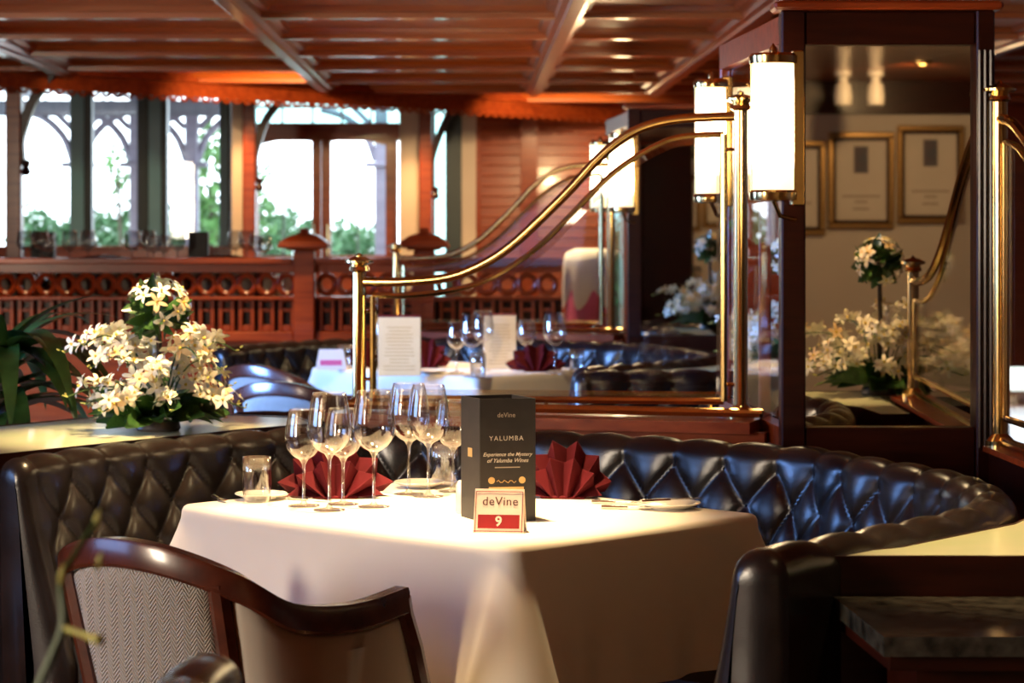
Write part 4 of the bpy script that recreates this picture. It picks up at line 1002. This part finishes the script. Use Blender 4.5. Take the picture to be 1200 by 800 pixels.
# ---------------------------------------------------------------- far right of the rear booth: draped cloths
D3 = 13.4
t = thing('draped_stand', 'white draped cloth over a pink-skirted table near the boarded wall', 'draped table', (PX(695, D3), D3, 0))
MB().lathe([(.17, .37-.37), (.16, .5), (.15, .95), (.14, 1.0), (.001, 1.0)], (0,0,0), 24).build('pink_skirt', 'pink_cloth', t, True, local=True)
rg = []
for j, (rr, zz) in enumerate(((.001, 1.22), (.10, 1.225), (.155, 1.20), (.165, 1.15), (.165, 1.05), (.155, .93))):
    g = []
    for i in range(64):
        a = 2*math.pi*i/64; wv = math.cos(a*6); f = max(0, (1.16-zz)/.25)
        g.append(((rr+.02*wv*f+.0)*math.cos(a), (rr+.02*wv*f)*math.sin(a), zz-(.0 if zz > 1.1 else .05*f*wv)))
    rg.append(g)
MB().loft(rg).build('white_drape', 'white_drape', t, 'all', local=True)

# ---------------------------------------------------------------- certificates and spotlights on the wall behind the viewer (seen in the mirror)
def cert(px, y0, y1, w_, label):
    dv = 15.05; x = PX(px, dv); z0, z1 = PZ(y1, dv), PZ(y0, dv); hw = w_/F*dv/2; yb = -3.2
    t = thing('framed_certificate', label, 'picture frame', (x, yb, z0), group='framed certificates')
    for a, b, c_, d_ in ((x-hw, x+hw, z0, z0+.035), (x-hw, x+hw, z1-.035, z1), (x-hw, x-hw+.035, z0+.035, z1-.035), (x+hw-.035, x+hw, z0+.035, z1-.035)): MB().bbox(a, b, yb, yb+.035, c_, d_, .008).build('frame', 'gilt', t)
    for a, b, c_, d_ in ((x-hw+.03, x+hw-.03, z0+.03, z0+.055), (x-hw+.03, x+hw-.03, z1-.055, z1-.03), (x-hw+.03, x-hw+.05, z0+.05, z1-.05), (x+hw-.05, x+hw-.03, z0+.05, z1-.05)): MB().box(a, b, yb, yb+.022, c_, d_).build('inner_frame', 'dark_mahogany', t)
    s = MB().box(x-hw+.04, x+hw-.04, yb+.004, yb+.010, z0+.04, z1-.04).build('sheet', 'certificate', t)
    MB().box(x-.045, x+.045, yb+.010, yb+.012, z1-.26, z1-.09).build('emblem', 'stamp_blue', s)
    for zz, l_ in ((.20, .12), (.165, .04), (.12, .05)): MB().box(x-l_, x+l_, yb+.010, yb+.0115, z0+zz, z0+zz+.012).build('printed_line', 'print_grey', s)
cert(1094, 146, 262, 80, 'gilt framed certificate farthest right in the mirror'); cert(1012, 154, 268, 78, 'gilt framed certificate in the middle of the mirror'); cert(931, 164, 276, 78, 'gilt framed certificate at the left of the mirror, mostly cut off')
for px in (988, 1026):
    dv = 14.2; x = PX(px, dv); y = 2*MD+.07-dv
    t = thing('ceiling_spotlight', 'white ceiling spotlight reflected at the ' + ('left' if px < 1000 else 'right') + ' above the certificates', 'spotlight', (x, y, CZ-.2), group='spotlights')
    MB().lathe([(.05, .20), (.05, .17), (.03, .165), (.03, .13), (.045, .12)], (0,0,0), 14).build('base', 'white_metal', t, True, local=True)
    MB().lathe([(.001, .13), (.045, .125), (.055, .05), (.05, .0), (.04, .01)], (0,0,0), 14).build('head', 'white_metal', t, True, local=True)

# ---------------------------------------------------------------- ceiling vents, recessed downlights and added fill lamps
def vent(px, py, wpx, label, n=14, dep=.30):
    d = (CZ-.012-CAMH)*F/(HZ-py); x = PX(px, d); hw = wpx/F*d/2
    t = thing('air_vent', label, 'vent', (x, d, CZ-.02))
    MB().box(-hw, hw, -dep/2, dep/2, .006, .016).build('backing', 'vent', t, False, local=True)
    for a, b, c_, e in ((-hw-.02, hw+.02, -dep/2-.02, -dep/2), (-hw-.02, hw+.02, dep/2, dep/2+.02), (-hw-.02, -hw, -dep/2, dep/2), (hw, hw+.02, -dep/2, dep/2)): MB().box(a, b, c_, e, -.006, .018).build('frame', 'mahogany_h', t, False, local=True)
    s = MB().box(-.006, .006, -dep/2, dep/2, -.004, .008).mesh('gilt')
    for i in range(n): put('slat', s, t, loc=(-hw+2*hw*(i+.5)/n, 0, 0))
vent(183, 61, 60, 'dark slatted ceiling vent above the left windows'); vent(783, 89, 72, 'brass slatted ceiling vent left of the bright lamp'); vent(496, 64, 28, 'small slot vent in the middle of the ceiling', 5, .12)
def downlight(x, y, energy, label, size=62, tgt=None, col=WARM):
    t = thing('downlight', label, 'lamp', (x, y, CZ-.012), group='recessed downlights')
    MB().lathe([(.055, .012), (.055, .0), (.042, -.003), (.040, .012)], (0,0,0), 20, caps=False).build('trim_ring', 'brass', t, True, local=True)
    MB().lathe([(.001, .010), (.040, .010)], (0,0,0), 16, caps=False).build('lens', 'light_disc', t, False, local=True)
    light('downlight_lamp', 'SPOT', (x, y, CZ-.03), energy, col, tgt or (x, y, 0), spot_size=R(size), spot_blend=.7, shadow_soft_size=.04)
downlight(-.15, 4.95, 250, 'recessed downlight above the front table', 44)
downlight(-.62, 5.45, 100, 'recessed downlight above the left arm of the front banquette', 50)
downlight(-.93, 6.1, 130, 'recessed downlight above the left flowers', 40)
downlight(.95, 4.2, 75, 'recessed downlight above the right planter', 40)
downlight(1.0, 3.3, 34, 'added fill lamp before the right planter', 44, (.35, 4.7, .5))  # added to brighten the right side of the front cloth
downlight(-.30, 10.15, 85, 'recessed downlight above the rear table', 46)
downlight(1.0, 9.2, 130, 'recessed downlight above the rear planter', 42)
downlight(2.3, -1.4, 36, 'added fill lamp before the certificate wall', 110, (2.3, -3.2, 1.4))  # added to lift the wall reflected in the mirror
downlight(-.5, 8.3, 50, 'added fill lamp between the two booths', 50, (-.3, 9.7, .8))  # fill added to brighten the menus on the rear table
downlight(-1.4, 11.27, 100, 'added fill lamp before the left balustrade', 75)  # general warm fill, added along the balustrade
downlight(-2.6, 11.27, 90, 'added fill lamp before the far left balustrade', 75)  # the same added warm fill, farther left
downlight(0.1, 13.51, 130, 'added fill lamp above the platform', 85)  # extra warm fill put in over the platform
downlight(0.3, 15.75, 75, 'added fill lamp before the boarded wall', 100, (.3, 17.6, 1.3))  # added so the wall boards are lit
downlight(-1.3, 13.51, 120, 'added fill lamp before the double doors', 100, (-1.3, 16.5, 1.2))  # added to brighten the door wood and posts

# ---------------------------------------------------------------- outside: veranda, hedge, trees
struct(MB().box(-14, 8, 18.1, 40, -.2, .1).build('floor', 'ground'), 'pale ground outside the windows')
VD = 20.5
def veranda_post(px, label, dirs=(-1, 1)):
    x = PX(px, VD); t = thing('veranda_post', label, 'post', (x, VD, .1), group='veranda posts outside')
    MB().bbox(x-.055, x+.055, VD-.055, VD+.055, .1, 2.7, .01).build('shaft', 'veranda', t)
    MB().bbox(x-.14, x+.14, VD-.08, VD+.08, PZ(196, VD), PZ(190, VD), .01).build('collar', 'veranda', t)
    for s_ in dirs:
        pts = spline([Vector((x+s_*.05, VD, PZ(188, VD))), Vector((x+s_*.13, VD, PZ(160, VD))), Vector((x+s_*.30, VD, PZ(138, VD))), Vector((x+s_*.52, VD, PZ(128, VD)))], 6)
        MB().tube(pts, .035, 6).build('arch_brace', 'veranda', t, True)
        MB().beam((x+s_*.06, VD, PZ(150, VD)), (x+s_*.30, VD, PZ(118, VD)), .05, .05).build('brace', 'veranda', t)
veranda_post(92, 'arched veranda post seen through the leftmost window'); veranda_post(160, 'veranda post seen through the middle window'); veranda_post(225, 'veranda post before the leafy tree outside'); veranda_post(447, 'veranda post seen through the right door leaf', (-1,))
t = thing('veranda_roof', 'dark veranda roof seen through the tops of the windows', 'roof', (-3.4, VD, 2.3))
MB().box(-6, PX(280, VD), VD-.08, VD+.08, PZ(136, VD), PZ(118, VD)).build('beam', 'veranda_roof', t)
MB().box(-6, PX(280, VD), 18.0, 21.6, 2.62, 2.72).build('roof_deck', 'veranda_roof', t)
for i in range(9): MB().box(-5.2+i*.42, -5.12+i*.42, 18.2, 21.4, 2.50, 2.62).build('rafter', 'veranda', t)
def foliage(name, label, c, r, n, m_, lsz, seed, trunk=None, grp=None):
    rnd = random.Random(seed); t = thing(name, label, 'shrub' if name == 'shrub' else 'tree', (c[0], c[1], .1), group=grp)
    m = MB()
    for i in range(n):
        v = Vector((rnd.gauss(0,1), rnd.gauss(0,1), rnd.gauss(0,1))).normalized(); k = rnd.uniform(.6, 1.03)
        p = Vector((c[0]+v.x*r[0]*k, c[1]+v.y*r[1]*k, c[2]+v.z*r[2]*k)); u = Vector((rnd.gauss(0,1), rnd.gauss(0,1), rnd.gauss(0,1))).normalized(); w_ = u.orthogonal().normalized()
        s_ = lsz*rnd.uniform(.6, 1.2); m.add([p-u*s_, p+w_*s_*.45, p+u*s_, p-w_*s_*.45], [(0,1,2,3)])
    tag(m.build('foliage', m_, t), kind='stuff')
    MB().tube([(c[0], c[1], .1), (c[0]+.03, c[1], c[2]*.6), (c[0], c[1], c[2])], trunk or .03, 6).build('stem', 'bark', t, True)
for i, px in enumerate((40, 75, 120, 150, 205, 240, 310, 345, 400, 425)):
    d = 24.5+(i % 3)*.5; hz_ = (246, 262, 250, 243, 246, 240, 238, 248, 264, 270)[i]
    foliage('shrub', 'clipped green hedge shrub outside ' + ('the leftmost window, left one', 'the leftmost window, right one', 'the middle window, left one', 'the middle window, right one', 'the third window, left of the post', 'the third window, below the tree', 'the left door leaf, left one', 'the left door leaf, right one', 'the right door leaf, left one', 'the right door leaf, right one')[i], (PX(px, d), d, .70), (.36, .4, PZ(hz_, d)-.64), 1700, 'hedge_leaf', .06, i, grp='hedge shrubs outside')
foliage('tree', 'leafy green tree outside the third tall window', (PX(248, 23.5), 23.5, 1.75), (.22, .3, .62), 420, 'tree_leaf', .075, 40, .05)
foliage('tree', 'thin branch of leaves outside the middle window', (PX(138, 23.8), 23.8, 1.95), (.17, .25, .28), 70, 'tree_leaf', .06, 41, .02)
foliage('tree', 'pale leafy tree outside the left door leaf', (PX(300, 23.8), 23.8, 1.6), (.25, .3, .45), 160, 'tree_leaf', .06, 42, .04)
